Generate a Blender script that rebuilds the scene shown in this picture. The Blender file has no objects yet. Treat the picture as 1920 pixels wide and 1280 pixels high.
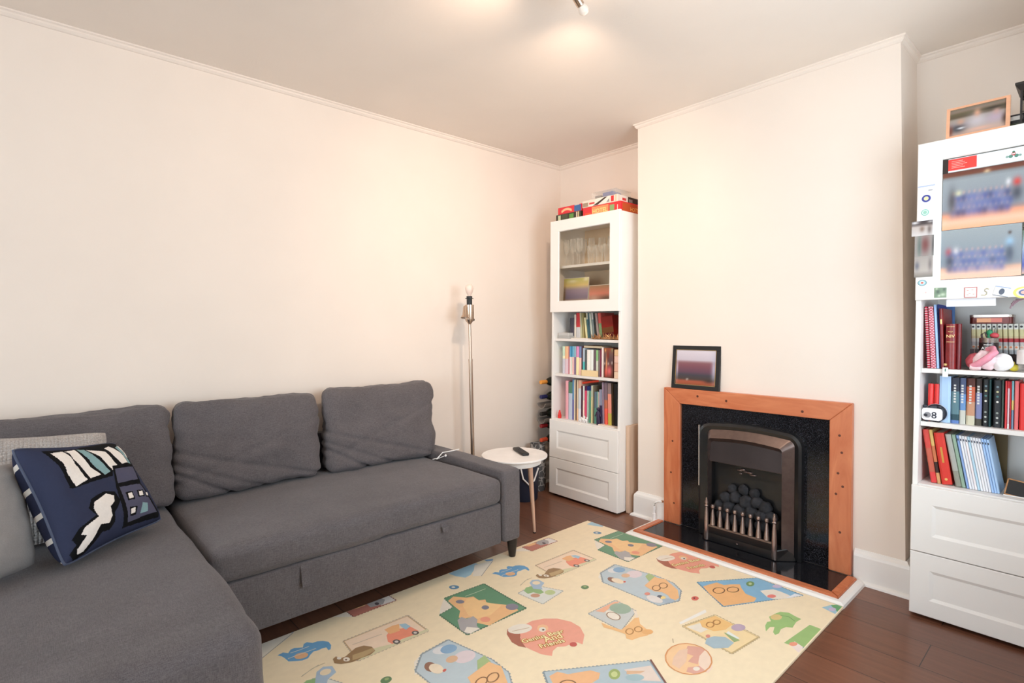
import bpy, bmesh, math, random
from mathutils import Vector, Matrix, noise
from math import sin, cos, pi, radians, atan2, sqrt

S = bpy.context.scene
COL = S.collection

# ------------------------------------------------------------------ camera
YAW, PITCH, ROLL = -0.8366, -0.0258, -0.0066
cam_d = bpy.data.cameras.new('camera')
cam = bpy.data.objects.new('camera', cam_d); COL.objects.link(cam)
F = Vector((sin(YAW)*cos(PITCH), cos(YAW)*cos(PITCH), sin(PITCH)))
R0 = Vector((cos(YAW), -sin(YAW), 0)); U0 = R0.cross(F)
RR = R0*cos(ROLL)+U0*sin(ROLL); UU = U0*cos(ROLL)-R0*sin(ROLL)
cam.matrix_world = Matrix(((RR.x, UU.x, -F.x, 2.9280), (RR.y, UU.y, -F.y, -2.8731), (RR.z, UU.z, -F.z, 1.1997), (0, 0, 0, 1)))
cam_d.sensor_width = 36; cam_d.lens = 36*1008.96/1920
cam_d.clip_start = 0.02; cam_d.clip_end = 60
S.camera = cam

# ------------------------------------------------------------------ world, daylight, exposure
W = bpy.data.worlds.new('daylight'); S.world = W; W.use_nodes = True
bg = W.node_tree.nodes['Background']
bg.inputs[0].default_value = (0.75, 0.875, 1.0, 1); bg.inputs[1].default_value = 11.2
S.view_settings.view_transform = 'Standard'
S.view_settings.look = 'None'
S.view_settings.gamma = 1.0
S.view_settings.use_curve_mapping = False
S.view_settings.exposure = -0.06
S.cycles.max_bounces = 10; S.cycles.diffuse_bounces = 6; S.cycles.glossy_bounces = 4
S.cycles.transparent_max_bounces = 48; S.cycles.transmission_bounces = 6
S.cycles.use_denoising = True
S.cycles.caustics_reflective = False; S.cycles.caustics_refractive = False
S.cycles.sample_clamp_indirect = 6.0

def portal(loc, rot, sx, sy):
    d = bpy.data.lights.new('window_daylight', 'AREA'); d.shape = 'RECTANGLE'; d.size = sx; d.size_y = sy
    d.cycles.is_portal = True
    o = bpy.data.objects.new('window_daylight', d); COL.objects.link(o); o.location = loc; o.rotation_euler = rot
portal((2.2, -5.87, 1.17), (radians(90), 0, 0), 2.0, 1.9)
portal((3.36, -1.225, 1.475), (radians(90), 0, radians(90)), 1.45, 1.25)

# ------------------------------------------------------------------ materials
def lin(c):
    r = []
    for v in c[:3]:
        v = v/255.0
        r.append(v/12.92 if v <= 0.04045 else ((v+0.055)/1.055)**2.4)
    return tuple(r)+(1.0,)
def mat(name, rgb, rough=.6, metal=0.0, vary=.06, vscale=8, stretch=(1, 1, 1), bump=0.0, bscale=200, bstretch=(1, 1, 1), coat=0.0, spec=.5, rgb2=None, ramp=(.35, .65), detail=4, emit=None, dist=0.0):
    m = bpy.data.materials.new(name); m.use_nodes = True
    nt = m.node_tree; N = nt.nodes; L = nt.links; b = N['Principled BSDF']
    b.inputs['Roughness'].default_value = rough; b.inputs['Metallic'].default_value = metal
    b.inputs['Coat Weight'].default_value = coat; b.inputs['Specular IOR Level'].default_value = spec
    tc = N.new('ShaderNodeTexCoord')
    mp = N.new('ShaderNodeMapping'); mp.inputs['Scale'].default_value = stretch; L.new(tc.outputs['Object'], mp.inputs[0])
    nz = N.new('ShaderNodeTexNoise'); nz.inputs['Scale'].default_value = vscale; nz.inputs['Detail'].default_value = detail; nz.inputs['Distortion'].default_value = dist
    L.new(mp.outputs[0], nz.inputs['Vector'])
    cr = N.new('ShaderNodeValToRGB'); e = cr.color_ramp.elements
    c = lin(rgb)
    a2 = lin(rgb2) if rgb2 else tuple(min(1, x*(1+vary)) for x in c[:3])+(1,)
    a1 = c if rgb2 else tuple(x*(1-vary) for x in c[:3])+(1,)
    e[0].position, e[1].position = ramp; e[0].color = a1; e[1].color = a2
    L.new(nz.outputs[0], cr.inputs[0]); L.new(cr.outputs[0], b.inputs['Base Color'])
    if bump:
        mb = N.new('ShaderNodeMapping'); mb.inputs['Scale'].default_value = bstretch; L.new(tc.outputs['Object'], mb.inputs[0])
        n2 = N.new('ShaderNodeTexNoise'); n2.inputs['Scale'].default_value = bscale; n2.inputs['Detail'].default_value = 3; L.new(mb.outputs[0], n2.inputs['Vector'])
        bp = N.new('ShaderNodeBump'); bp.inputs['Strength'].default_value = bump; bp.inputs['Distance'].default_value = .004
        L.new(n2.outputs[0], bp.inputs['Height']); L.new(bp.outputs[0], b.inputs['Normal'])
    if emit:
        b.inputs['Emission Color'].default_value = lin(emit[0]); b.inputs['Emission Strength'].default_value = emit[1]
    return m
def fabric(name, rgb, scale=900, k=.22, rough=.95):
    """plain weave: two crossed bands of thread in object space plus slub noise"""
    m = mat(name, rgb, rough, spec=.15, vary=.05)
    nt = m.node_tree; N = nt.nodes; L = nt.links; b = N['Principled BSDF']
    tc = N.new('ShaderNodeTexCoord'); outs = []
    for st in ((1, 9, 9), (9, 1, 9), (9, 9, 1)):
        mp = N.new('ShaderNodeMapping'); mp.inputs['Scale'].default_value = st; L.new(tc.outputs['Object'], mp.inputs[0])
        nz = N.new('ShaderNodeTexNoise'); nz.inputs['Scale'].default_value = scale/9; nz.inputs['Detail'].default_value = 2
        L.new(mp.outputs[0], nz.inputs['Vector']); outs.append(nz.outputs[0])
    a = N.new('ShaderNodeMath'); a.operation = 'ADD'; L.new(outs[0], a.inputs[0]); L.new(outs[1], a.inputs[1])
    a2 = N.new('ShaderNodeMath'); a2.operation = 'ADD'; L.new(a.outputs[0], a2.inputs[0]); L.new(outs[2], a2.inputs[1])
    mr = N.new('ShaderNodeMapRange'); mr.inputs['From Min'].default_value = 1.1; mr.inputs['From Max'].default_value = 1.9
    mr.inputs['To Min'].default_value = 1-k; mr.inputs['To Max'].default_value = 1+k; L.new(a2.outputs[0], mr.inputs['Value'])
    mx = N.new('ShaderNodeVectorMath'); mx.operation = 'SCALE'
    src = b.inputs['Base Color'].links[0].from_socket
    L.new(src, mx.inputs[0]); L.new(mr.outputs[0], mx.inputs['Scale']); L.new(mx.outputs[0], b.inputs['Base Color'])
    bp = N.new('ShaderNodeBump'); bp.inputs['Strength'].default_value = .25; bp.inputs['Distance'].default_value = .002
    L.new(a2.outputs[0], bp.inputs['Height']); L.new(bp.outputs[0], b.inputs['Normal'])
    b.inputs['Sheen Weight'].default_value = .15
    return m
def glassy(name, tint=(255, 255, 255), mixf=.12, rough=.02):
    """thin clear sheet: lets light straight through, mirrors a little of the room by angle"""
    m = bpy.data.materials.new(name); m.use_nodes = True
    nt = m.node_tree; N = nt.nodes; L = nt.links; N.remove(N['Principled BSDF'])
    t = N.new('ShaderNodeBsdfTransparent'); t.inputs[0].default_value = lin(tint)
    g = N.new('ShaderNodeBsdfGlossy'); g.inputs['Roughness'].default_value = rough
    lw = N.new('ShaderNodeLayerWeight'); lw.inputs['Blend'].default_value = mixf
    nz = N.new('ShaderNodeTexNoise'); nz.inputs['Scale'].default_value = 3
    mr = N.new('ShaderNodeMapRange'); mr.inputs['To Min'].default_value = rough; mr.inputs['To Max'].default_value = rough+.03
    L.new(nz.outputs[0], mr.inputs['Value']); L.new(mr.outputs[0], g.inputs['Roughness'])
    mx = N.new('ShaderNodeMixShader'); L.new(lw.outputs['Fresnel'], mx.inputs[0]); L.new(t.outputs[0], mx.inputs[1]); L.new(g.outputs[0], mx.inputs[2])
    L.new(mx.outputs[0], N['Material Output'].inputs[0])
    return m
def print_mat(name, rough=.55, spec=.4, coat=0.0):
    m = mat(name, (200, 200, 200), rough, spec=spec, coat=coat)
    nt = m.node_tree; N = nt.nodes; L = nt.links; b = N['Principled BSDF']
    a = N.new('ShaderNodeAttribute'); a.attribute_name = 'Col'
    nz = N.new('ShaderNodeTexNoise'); nz.inputs['Scale'].default_value = 60
    mr = N.new('ShaderNodeMapRange'); mr.inputs['To Min'].default_value = .94; mr.inputs['To Max'].default_value = 1.06; L.new(nz.outputs[0], mr.inputs['Value'])
    v = N.new('ShaderNodeVectorMath'); v.operation = 'SCALE'; L.new(a.outputs['Color'], v.inputs[0]); L.new(mr.outputs[0], v.inputs['Scale'])
    L.new(v.outputs[0], b.inputs['Base Color'])
    return m

M = {}
M['wall'] = mat('painted_wall', (237, 225, 214), .85, vary=.012, vscale=3, bump=.05, bscale=60, spec=.2)
M['ceil'] = mat('painted_ceiling', (238, 228, 218), .9, vary=.012, vscale=3, bump=.10, bscale=90, spec=.15)
M['gloss_white'] = mat('white_gloss_paint', (240, 237, 233), .35, vary=.012, vscale=5)
M['cab'] = mat('white_foil', (243, 240, 236), .42, vary=.01, vscale=5)
M['cab_in'] = mat('white_board', (236, 232, 228), .5, vary=.01, vscale=5)
M['sofa'] = fabric('charcoal_fabric', (98, 93, 95), 520, .34)
M['sofa_dark'] = fabric('charcoal_fabric_dark', (88, 85, 88), 520, .3)
M['knit'] = fabric('light_grey_knit', (172, 166, 162), 300, .3)
def knit_bump(m):
    nt = m.node_tree; N = nt.nodes; L = nt.links; b = N['Principled BSDF']; tc = N.new('ShaderNodeTexCoord')
    v = N.new('ShaderNodeTexVoronoi'); v.inputs['Scale'].default_value = 95; v.inputs['Randomness'].default_value = .25; L.new(tc.outputs['Object'], v.inputs['Vector'])
    bp = N.new('ShaderNodeBump'); bp.invert = True; bp.inputs['Strength'].default_value = .9; bp.inputs['Distance'].default_value = .006; L.new(v.outputs['Distance'], bp.inputs['Height']); L.new(bp.outputs[0], b.inputs['Normal'])
knit_bump(M['knit'])
M['lightgrey'] = fabric('light_grey_cotton', (150, 147, 146), 900, .12)
M['black'] = mat('black_plastic', (26, 25, 26), .45, bump=.03)
M['black_wood'] = mat('black_wood', (34, 27, 24), .45, vary=.2, vscale=6, stretch=(1, 1, 12))
M['steel'] = mat('brushed_nickel', (196, 176, 158), .28, 1.0, vary=.06, vscale=30, stretch=(8, 8, .4))
M['dark_steel'] = mat('dark_steel', (118, 104, 100), .3, .9, vary=.08, vscale=40)
M['bright_steel'] = mat('bright_steel', (168, 150, 144), .25, .9, vary=.08, vscale=40)
M['cast'] = mat('black_cast_iron', (24, 24, 26), .3, .2, vary=.2, vscale=20, bump=.06, bscale=120, coat=.3)
M['granite'] = mat('black_granite', (14, 14, 17), .12, vscale=380, rgb2=(74, 74, 82), ramp=(.52, .74), detail=6)
M['coal'] = mat('coal', (38, 38, 42), .9, vary=.35, vscale=25, bump=.8, bscale=60)
M['pine'] = mat('orange_pine', (190, 104, 66), .38, vscale=5, stretch=(3, 3, .6), rgb2=(214, 134, 92), ramp=(.3, .72), dist=1.6, bump=.05, bscale=60, coat=.2)
M['pine_h'] = mat('orange_pine_horizontal', (190, 104, 66), .38, vscale=5, stretch=(.6, 3, 3), rgb2=(214, 134, 92), ramp=(.3, .72), dist=1.6, bump=.05, bscale=60, coat=.2)
M['knot'] = mat('pine_knot', (92, 44, 26), .5, vary=.2, vscale=60)
M['beech'] = mat('pale_beech', (214, 176, 152), .5, vary=.10, vscale=6, stretch=(8, 8, .7))
M['board'] = mat('pale_board', (206, 176, 152), .6, vary=.06, vscale=5, stretch=(6, 6, .6))
M['clear'] = glassy('clear_glass', (252, 252, 250), .12)
def glassware():
    m = mat('glassware', (250, 246, 240), .12, spec=.6); nt = m.node_tree; N = nt.nodes; L = nt.links; b = N['Principled BSDF']
    t = N.new('ShaderNodeBsdfTransparent'); lw = N.new('ShaderNodeLayerWeight'); lw.inputs['Blend'].default_value = .30
    mr = N.new('ShaderNodeMapRange'); mr.inputs['To Min'].default_value = .05; mr.inputs['To Max'].default_value = .55; L.new(lw.outputs['Facing'], mr.inputs['Value'])
    mx = N.new('ShaderNodeMixShader'); L.new(mr.outputs[0], mx.inputs[0]); L.new(t.outputs[0], mx.inputs[1]); L.new(b.outputs[0], mx.inputs[2]); L.new(mx.outputs[0], N['Material Output'].inputs[0])
    return m
M['tumbler'] = glassware()
M['print'] = print_mat('printed_paper', .5, .3)
M['print_gloss'] = print_mat('printed_gloss', .25, .5)
M['page'] = mat('book_pages', (232, 224, 208), .9, vary=.06, vscale=300, stretch=(30, 1, 1))
M['white'] = mat('white_plastic', (242, 240, 238), .4)
M['red'] = mat('red_wax', (222, 48, 44), .35)
M['darkblue'] = mat('dark_navy_plastic', (34, 40, 58), .5)
M['gold'] = mat('bronze_gold', (196, 150, 108), .32, .85, vary=.2, vscale=40)

# floor boards
def floor_mat():
    m = mat('dark_walnut_laminate', (96, 60, 44), .28, spec=.5)
    nt = m.node_tree; N = nt.nodes; L = nt.links; b = N['Principled BSDF']
    tc = N.new('ShaderNodeTexCoord')
    br = N.new('ShaderNodeTexBrick'); br.offset = .37; br.inputs['Scale'].default_value = 1; br.inputs['Brick Width'].default_value = 1.25; br.inputs['Row Height'].default_value = .19
    br.inputs['Mortar Size'].default_value = .0016; br.inputs['Color1'].default_value = lin((126, 84, 64)); br.inputs['Color2'].default_value = lin((110, 72, 55)); br.inputs['Mortar'].default_value = lin((42, 26, 20))
    L.new(tc.outputs['Object'], br.inputs['Vector'])
    mp = N.new('ShaderNodeMapping'); mp.inputs['Scale'].default_value = (1.3, 14, 1); L.new(tc.outputs['Object'], mp.inputs[0])
    nz = N.new('ShaderNodeTexNoise'); nz.inputs['Scale'].default_value = 4; nz.inputs['Detail'].default_value = 6; nz.inputs['Distortion'].default_value = .6; L.new(mp.outputs[0], nz.inputs['Vector'])
    mr = N.new('ShaderNodeMapRange'); mr.inputs['To Min'].default_value = .66; mr.inputs['To Max'].default_value = 1.34; L.new(nz.outputs[0], mr.inputs['Value'])
    v = N.new('ShaderNodeVectorMath'); v.operation = 'SCALE'; L.new(br.outputs['Color'], v.inputs[0]); L.new(mr.outputs[0], v.inputs['Scale']); L.new(v.outputs[0], b.inputs['Base Color'])
    return m
M['floor'] = floor_mat()

# ------------------------------------------------------------------ mesh helpers
class MB:
    """collects shapes; .out() links them as one mesh object"""
    def __init__(s): s.bm = bmesh.new(); s.cl = s.bm.loops.layers.float_color.new('Col'); s.col = (200, 200, 200)
    def _new(s, verts, m, col=None):
        fs = set()
        for v in verts:
            for f in v.link_faces: fs.add(f)
        c = lin(col or s.col)
        for f in fs:
            f.material_index = m
            for l in f.loops: l[s.cl] = c
    def box(s, x0, x1, y0, y1, z0, z1, m=0, bev=0.0, col=None, seg=2, mx=None):
        r = bmesh.ops.create_cube(s.bm, size=1); vs = r['verts']
        for v in vs: v.co = Vector(((x0+x1)/2+v.co.x*(x1-x0), (y0+y1)/2+v.co.y*(y1-y0), (z0+z1)/2+v.co.z*(z1-z0)))
        if mx is not None:
            for v in vs: v.co = mx @ v.co
        s._new(vs, m, col)
        if bev:
            es = list({e for v in vs for e in v.link_edges})
            bmesh.ops.bevel(s.bm, geom=es, offset=bev, segments=seg, affect='EDGES', profile=.5, clamp_overlap=True)
        return s
    def hexa(s, p, m=0, bev=0.0, col=None):
        """8 corners: bottom 4 (ccw) then top 4"""
        vs = [s.bm.verts.new(q) for q in p]
        for q in ((3, 2, 1, 0), (4, 5, 6, 7), (0, 1, 5, 4), (1, 2, 6, 5), (2, 3, 7, 6), (3, 0, 4, 7)): s.bm.faces.new([vs[i] for i in q])
        s._new(vs, m, col)
        if bev:
            es = list({e for v in vs for e in v.link_edges})
            bmesh.ops.bevel(s.bm, geom=es, offset=bev, segments=2, affect='EDGES', profile=.5, clamp_overlap=True)
        return s
    def lathe(s, prof, n=24, m=0, mx=None, col=None, caps=True):
        rings = []
        for r, z in prof:
            rings.append([s.bm.verts.new(Vector((r*cos(2*pi*i/n), r*sin(2*pi*i/n), z))) for i in range(n)])
        for a, b in zip(rings, rings[1:]):
            for i in range(n): s.bm.faces.new((a[i], a[(i+1) % n], b[(i+1) % n], b[i]))
        if caps:
            s.bm.faces.new(rings[0][::-1]); s.bm.faces.new(rings[-1])
        vs = [v for r in rings for v in r]
        if mx is not None:
            for v in vs: v.co = mx @ v.co
        s._new(vs, m, col); return s
    def tube(s, pts, r, n=10, m=0, col=None):
        pts = [Vector(p) for p in pts]; rr = r if isinstance(r, (list, tuple)) else [r]*len(pts); rings = []
        up = Vector((0, 0, 1))
        for i, p in enumerate(pts):
            t = (pts[min(i+1, len(pts)-1)]-pts[max(i-1, 0)]).normalized()
            a = t.cross(up if abs(t.z) < .95 else Vector((1, 0, 0))).normalized(); b = t.cross(a)
            rings.append([s.bm.verts.new(p+a*(rr[i]*cos(2*pi*k/n))+b*(rr[i]*sin(2*pi*k/n))) for k in range(n)])
        for a, b in zip(rings, rings[1:]):
            for i in range(n): s.bm.faces.new((a[i], a[(i+1) % n], b[(i+1) % n], b[i]))
        s.bm.faces.new(rings[0][::-1]); s.bm.faces.new(rings[-1])
        s._new([v for r_ in rings for v in r_], m, col); return s
    def poly(s, pts, m=0, col=None):
        vs = [s.bm.verts.new(p) for p in pts]; f = s.bm.faces.new(vs); f.material_index = m
        c = lin(col or s.col)
        for l in f.loops: l[s.cl] = c
        return f
    def prism(s, pts, z0, z1, m=0, col=None, bev=0.0, mx=None):
        a = [s.bm.verts.new((x, y, z0)) for x, y in pts]; b = [s.bm.verts.new((x, y, z1)) for x, y in pts]; n = len(pts)
        s.bm.faces.new(a[::-1]); s.bm.faces.new(b)
        for i in range(n): s.bm.faces.new((a[i], a[(i+1) % n], b[(i+1) % n], b[i]))
        if mx is not None:
            for v in a+b: v.co = mx @ v.co
        s._new(a+b, m, col)
        if bev: bmesh.ops.bevel(s.bm, geom=list({e for v in a+b for e in v.link_edges}), offset=bev, segments=2, affect='EDGES', clamp_overlap=True)
        return s
    def sphere(s, c, r, m=0, col=None, u=16, v=10, sc=(1, 1, 1)):
        q = bmesh.ops.create_uvsphere(s.bm, u_segments=u, v_segments=v, radius=r)
        for w in q['verts']: w.co = Vector(c)+Vector((w.co.x*sc[0], w.co.y*sc[1], w.co.z*sc[2]))
        s._new(q['verts'], m, col); return s
    def grid(s, nx, ny, fn, m=0, cfn=None, closed=False):
        """fn(u,v)->point, cfn(u,v)->srgb"""
        g = [[s.bm.verts.new(fn(i/nx, j/ny)) for j in range(ny+1)] for i in range(nx+1)]
        for i in range(nx):
            for j in range(ny):
                f = s.bm.faces.new((g[i][j], g[i+1][j], g[i+1][j+1], g[i][j+1])); f.material_index = m
                if cfn:
                    for l, (a, b) in zip(f.loops, ((i, j), (i+1, j), (i+1, j+1), (i, j+1))): l[s.cl] = lin(cfn(a/nx, b/ny))
        return g
    def out(s, name, mats, parent=None, smooth=False, loc=None):
        bmesh.ops.recalc_face_normals(s.bm, faces=s.bm.faces[:]) if not getattr(s, 'keep', False) else None
        me = bpy.data.meshes.new(name); s.bm.to_mesh(me); s.bm.free()
        for k in (mats if isinstance(mats, (list, tuple)) else [mats]): me.materials.append(M[k] if isinstance(k, str) else k)
        if smooth:
            for p in me.polygons: p.use_smooth = True
            try: me.set_sharp_from_angle(angle=radians(38))
            except Exception: pass
        o = bpy.data.objects.new(name, me); COL.objects.link(o)
        if parent is not None: o.parent = parent
        if loc is not None: o.location = loc
        return o
def tag(o, label, cat, group=None, kind=None):
    o['label'] = label; o['category'] = cat
    if group: o['group'] = group
    if kind: o['kind'] = kind
    return o
def thing(name, label, cat, loc=(0, 0, 0), rz=0.0, group=None, mx=None):
    o = bpy.data.objects.new(name, None); COL.objects.link(o); o.empty_display_size = .1
    if mx is not None: o.matrix_world = mx
    else: o.location = loc; o.rotation_euler = (0, 0, rz)
    return tag(o, label, cat, group)
def struct(o): o['kind'] = 'structure'; return o
def rot(ax, a): return Matrix.Rotation(a, 4, ax)
def tr(x, y, z): return Matrix.Translation((x, y, z))
def text_faces(mb, body, mx, size, m=0, col=(255, 255, 255), bold=0.0, depth=0.0, align='LEFT'):
    cu = bpy.data.curves.new('lettering', 'FONT'); cu.body = body; cu.size = size; cu.offset = bold; cu.align_x = align; cu.extrude = depth; cu.resolution_u = 2
    ob = bpy.data.objects.new('lettering', cu); COL.objects.link(ob)
    dg = bpy.context.evaluated_depsgraph_get(); me = bpy.data.meshes.new_from_object(ob.evaluated_get(dg))
    vs = [mb.bm.verts.new(mx @ v.co) for v in me.vertices]; c = lin(col)
    for p in me.polygons:
        try: f = mb.bm.faces.new([vs[i] for i in p.vertices])
        except ValueError: continue
        f.material_index = m
        for l in f.loops: l[mb.cl] = c
    bpy.data.objects.remove(ob); bpy.data.curves.remove(cu); bpy.data.meshes.remove(me)

def soft(name, corners, mats, n=26, r=.09, puff=(.0, .0, .0), wr=.006, wscale=4, seed=0, parent=None, fold=None, size=None, pinch=.0):
    """soft upholstered block filling 8 corners (bottom 4 ccw: x0y0 x1y0 x1y1 x0y1, then top 4)"""
    bm = bmesh.new(); bmesh.ops.create_cube(bm, size=2)
    bmesh.ops.subdivide_edges(bm, edges=bm.edges[:], cuts=n, use_grid_fill=True)
    P = [Vector(c) for c in corners]
    if size is None: size = ((P[1]-P[0]).length, (P[3]-P[0]).length, (P[4]-P[0]).length)
    h = [s/2 for s in size]
    for v in bm.verts:
        q = Vector((v.co.x*h[0], v.co.y*h[1], v.co.z*h[2]))
        inner = Vector([max(-h[i]+r, min(h[i]-r, q[i])) for i in range(3)])
        d = q-inner
        if d.length > 1e-6: q = inner+d.normalized()*min(r, max(abs(d.x), abs(d.y), abs(d.z)))
        u = Vector((q.x/h[0], q.y/h[1], q.z/h[2]))
        a = [max(0.0, 1-u[i]**2) for i in range(3)]
        q2 = Vector(q)
        q2.x += puff[0]*(u.x)*(a[1]*a[2])**.6
        q2.y += puff[1]*(u.y)*(a[0]*a[2])**.6
        q2.z += puff[2]*(u.z)*(a[0]*a[1])**.6
        if pinch:
            e = abs(u.x*u.y*u.z); q2 *= 1+pinch*e
        nz = noise.fractal(Vector((q.x*wscale+seed, q.y*wscale, q.z*wscale*1.6)), 1.0, 2.0, 4)
        dn = Vector((u.x**5, u.y**5, u.z**5)); dn = dn.normalized() if dn.length > 0 else dn
        q2 += dn*nz*wr
        if fold:
            for fx, fy, fz, ax, amp, w in fold:   # creases: lines across a face
                t = (q.x*fx+q.y*fy+q.z*fz-ax)
                q2 -= dn*amp*math.exp(-(t/w)**2)
        u2 = Vector((q2.x/h[0]*.5+.5, q2.y/h[1]*.5+.5, q2.z/h[2]*.5+.5))
        x, y, z = u2
        b = (P[0]*(1-x)*(1-y)+P[1]*x*(1-y)+P[2]*x*y+P[3]*(1-x)*y)
        t_ = (P[4]*(1-x)*(1-y)+P[5]*x*(1-y)+P[6]*x*y+P[7]*(1-x)*y)
        v.co = b*(1-z)+t_*z
    me = bpy.data.meshes.new(name); bm.to_mesh(me); bm.free()
    for p in me.polygons: p.use_smooth = True
    for k in (mats if isinstance(mats, (list, tuple)) else [mats]): me.materials.append(M[k])
    o = bpy.data.objects.new(name, me); COL.objects.link(o)
    if parent is not None: o.parent = parent
    return o
def boxc(x0, x1, y0, y1, z0, z1):
    return [(x0, y0, z0), (x1, y0, z0), (x1, y1, z0), (x0, y1, z0), (x0, y0, z1), (x1, y0, z1), (x1, y1, z1), (x0, y1, z1)]

# ------------------------------------------------------------------ room shell
H = 2.4646; XR = 3.30; YB = 0.295; YF = -5.80; CX0 = .935; CX1 = 2.343; CX1T = 2.300
def wall(name, args, m='wall'):
    o = MB().box(*args).out(name, m); return struct(o)
wall('floor', (-.2, XR+.2, YF-.3, YB+.3, -.1, 0), 'floor')
wall('ceiling', (-.2, XR+.2, YF-.3, YB+.3, H, H+.1), 'ceil')
wall('wall_left', (-.2, 0, YF-.3, YB+.3, 0, H))
SY0, SY1, SZ0, SZ1 = -1.95, -.50, .85, 2.10
b = MB(); b.box(XR, XR+.2, YF-.3, SY0, 0, H).box(XR, XR+.2, SY1, YB+.3, 0, H).box(XR, XR+.2, SY0, SY1, 0, SZ0).box(XR, XR+.2, SY0, SY1, SZ1, H)
struct(b.out('wall_right', 'wall'))
wall('wall_back', (0, XR, YB, YB+.2, 0, H))
b = MB(); b.hexa([(CX0, 0, 0), (CX1, 0, 0), (CX1, YB, 0), (CX0, YB, 0), (CX0, 0, H), (CX1T, 0, H), (CX1T, YB, H), (CX0, YB, H)])
struct(b.out('wall_chimney_breast', 'wall'))
# wall behind the photographer with the window daylight comes through
b = MB(); WX0, WX1, WZ0, WZ1 = 1.20, 3.20, .22, 2.12
b.box(0, WX0, YF-.2, YF, 0, H).box(WX1, XR, YF-.2, YF, 0, H).box(WX0, WX1, YF-.2, YF, 0, WZ0).box(WX0, WX1, YF-.2, YF, WZ1, H)
struct(b.out('wall_front', 'wall'))
b = MB()
for x in (WX0, WX0+.97, WX1-.06): b.box(x, x+.06, YF-.14, YF-.06, WZ0, WZ1, bev=.006)
for z in (WZ0, 1.68, WZ1-.06): b.box(WX0+.05, WX1-.05, YF-.13, YF-.07, z, z+.06, bev=.006)
w1 = struct(b.out('window_1', 'gloss_white'))
MB().box(WX0+.05, WX1-.05, YF-.102, YF-.098, WZ0+.05, WZ1-.05).out('glass_pane', 'clear', w1)
MB().box(WX0-.05, WX1+.05, YF-.05, YF+.08, WZ0-.03, WZ0, bev=.006).out('window_sill', 'gloss_white', w1)


b = MB()
for y in (SY0, (SY0+SY1)/2-.03, SY1-.06): b.box(XR+.06, XR+.14, y, y+.06, SZ0, SZ1, bev=.006)
for z in (SZ0, SZ1-.06): b.box(XR+.07, XR+.13, SY0+.05, SY1-.05, z, z+.06, bev=.006)
w2 = struct(b.out('window_2', 'gloss_white'))
MB().box(XR+.098, XR+.102, SY0+.05, SY1-.05, SZ0+.05, SZ1-.05).out('glass_pane', 'clear', w2)
MB().box(XR-.06, XR+.05, SY0-.05, SY1+.05, SZ0-.03, SZ0, bev=.006).out('window_sill', 'gloss_white', w2)

# picture moulding where wall meets ceiling
def runmould(name, pts, prof, m='gloss_white'):
    """sweep a profile [(out,up)] along a level path; out is to the right-hand side of travel"""
    b = MB(); P = [Vector(p) for p in pts]; rings = []
    for i, p in enumerate(P):
        d0 = (P[i]-P[i-1]).normalized() if i else (P[1]-P[0]).normalized()
        d1 = (P[i+1]-P[i]).normalized() if i < len(P)-1 else d0
        n0 = Vector((d0.y, -d0.x, 0)); n1 = Vector((d1.y, -d1.x, 0))
        n = (n0+n1); n = n/max(.2, n.length_squared)*2
        rings.append([b.bm.verts.new(p+n*o+Vector((0, 0, u))) for o, u in prof])
    k = len(prof)
    for a, c in zip(rings, rings[1:]):
        for i in range(k): b.bm.faces.new((a[i], a[(i+1) % k], c[(i+1) % k], c[i]))
    b.bm.faces.new(rings[0]); b.bm.faces.new(rings[-1][::-1])
    return struct(b.out(name, m))
CP = [(0, 0), (.022, 0), (.022, -.006), (.014, -.010), (.014, -.018), (.006, -.026), (0, -.028)]
runmould('trim_1', [(0, YF, H), (0, YB, H), (CX0, YB, H), (CX0, 0, H), (CX1T, 0, H), (CX1T, YB, H), (XR, YB, H), (XR, YF, H)], CP, 'wall')
SP = [(0, 0), (.038, 0), (.036, .008), (.030, .014), (.021, .017), (.020, .125), (.017, .137), (.008, .147), (.005, .154), (0, .154)]
runmould('baseboard_left', [(0, YF, 0), (0, YB, 0), (CX0, YB, 0), (CX0, 0, 0), (1.135, 0, 0)], SP)
runmould('baseboard_right', [(2.145, 0, 0), (CX1, 0, 0), (CX1, YB, 0), (XR, YB, 0), (XR, YF, 0)], SP)
runmould('baseboard_front', [(XR, YF, 0), (0, YF, 0)], SP)
QP = [(0, 0), (.030, 0), (.028, .012), (.018, .020), (0, .022)]
runmould('trim_2', [(2.166, -.038, 0), (2.166, -.302, 0), (1.105, -.302, 0), (1.105, -.038, 0)][::-1], [(o, u) for o, u in QP])

# ------------------------------------------------------------------ sofa
SZ = .44
sofa = thing('corner_sofa', 'charcoal fabric corner sofa bed with chaise along the left wall', 'sofa', (.02, -2.2, 0))
def sp(o):  # parts are modelled in room coordinates, then hung on the empty
    o.parent = sofa; o.matrix_parent_inverse = Matrix.Translation(-Vector(sofa.location)); return o
sp(soft('seat_cushion', boxc(.06, .895, -2.425, -1.108, .312, SZ), 'sofa', n=40, r=.035, puff=(.006, 0, .014), wr=.005, wscale=3, seed=3,
        fold=[(.25, 1, 0, .12, .006, .04), (1, .12, 0, -.12, .004, .12)]))
sp(soft('chaise_cushion', [(.06, -3.28, .15), (1.50, -3.28, .15), (1.50, -2.432, .15), (.06, -2.432, .15), (.06, -3.28, SZ), (1.49, -3.28, SZ), (1.49, -2.432, SZ), (.06, -2.432, SZ)], 'sofa', n=48, r=.045, puff=(.010, 0.006, .012), wr=.006, wscale=2.4, seed=8,
        fold=[(1, 0, 0, .58, .004, .03)]))
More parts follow.
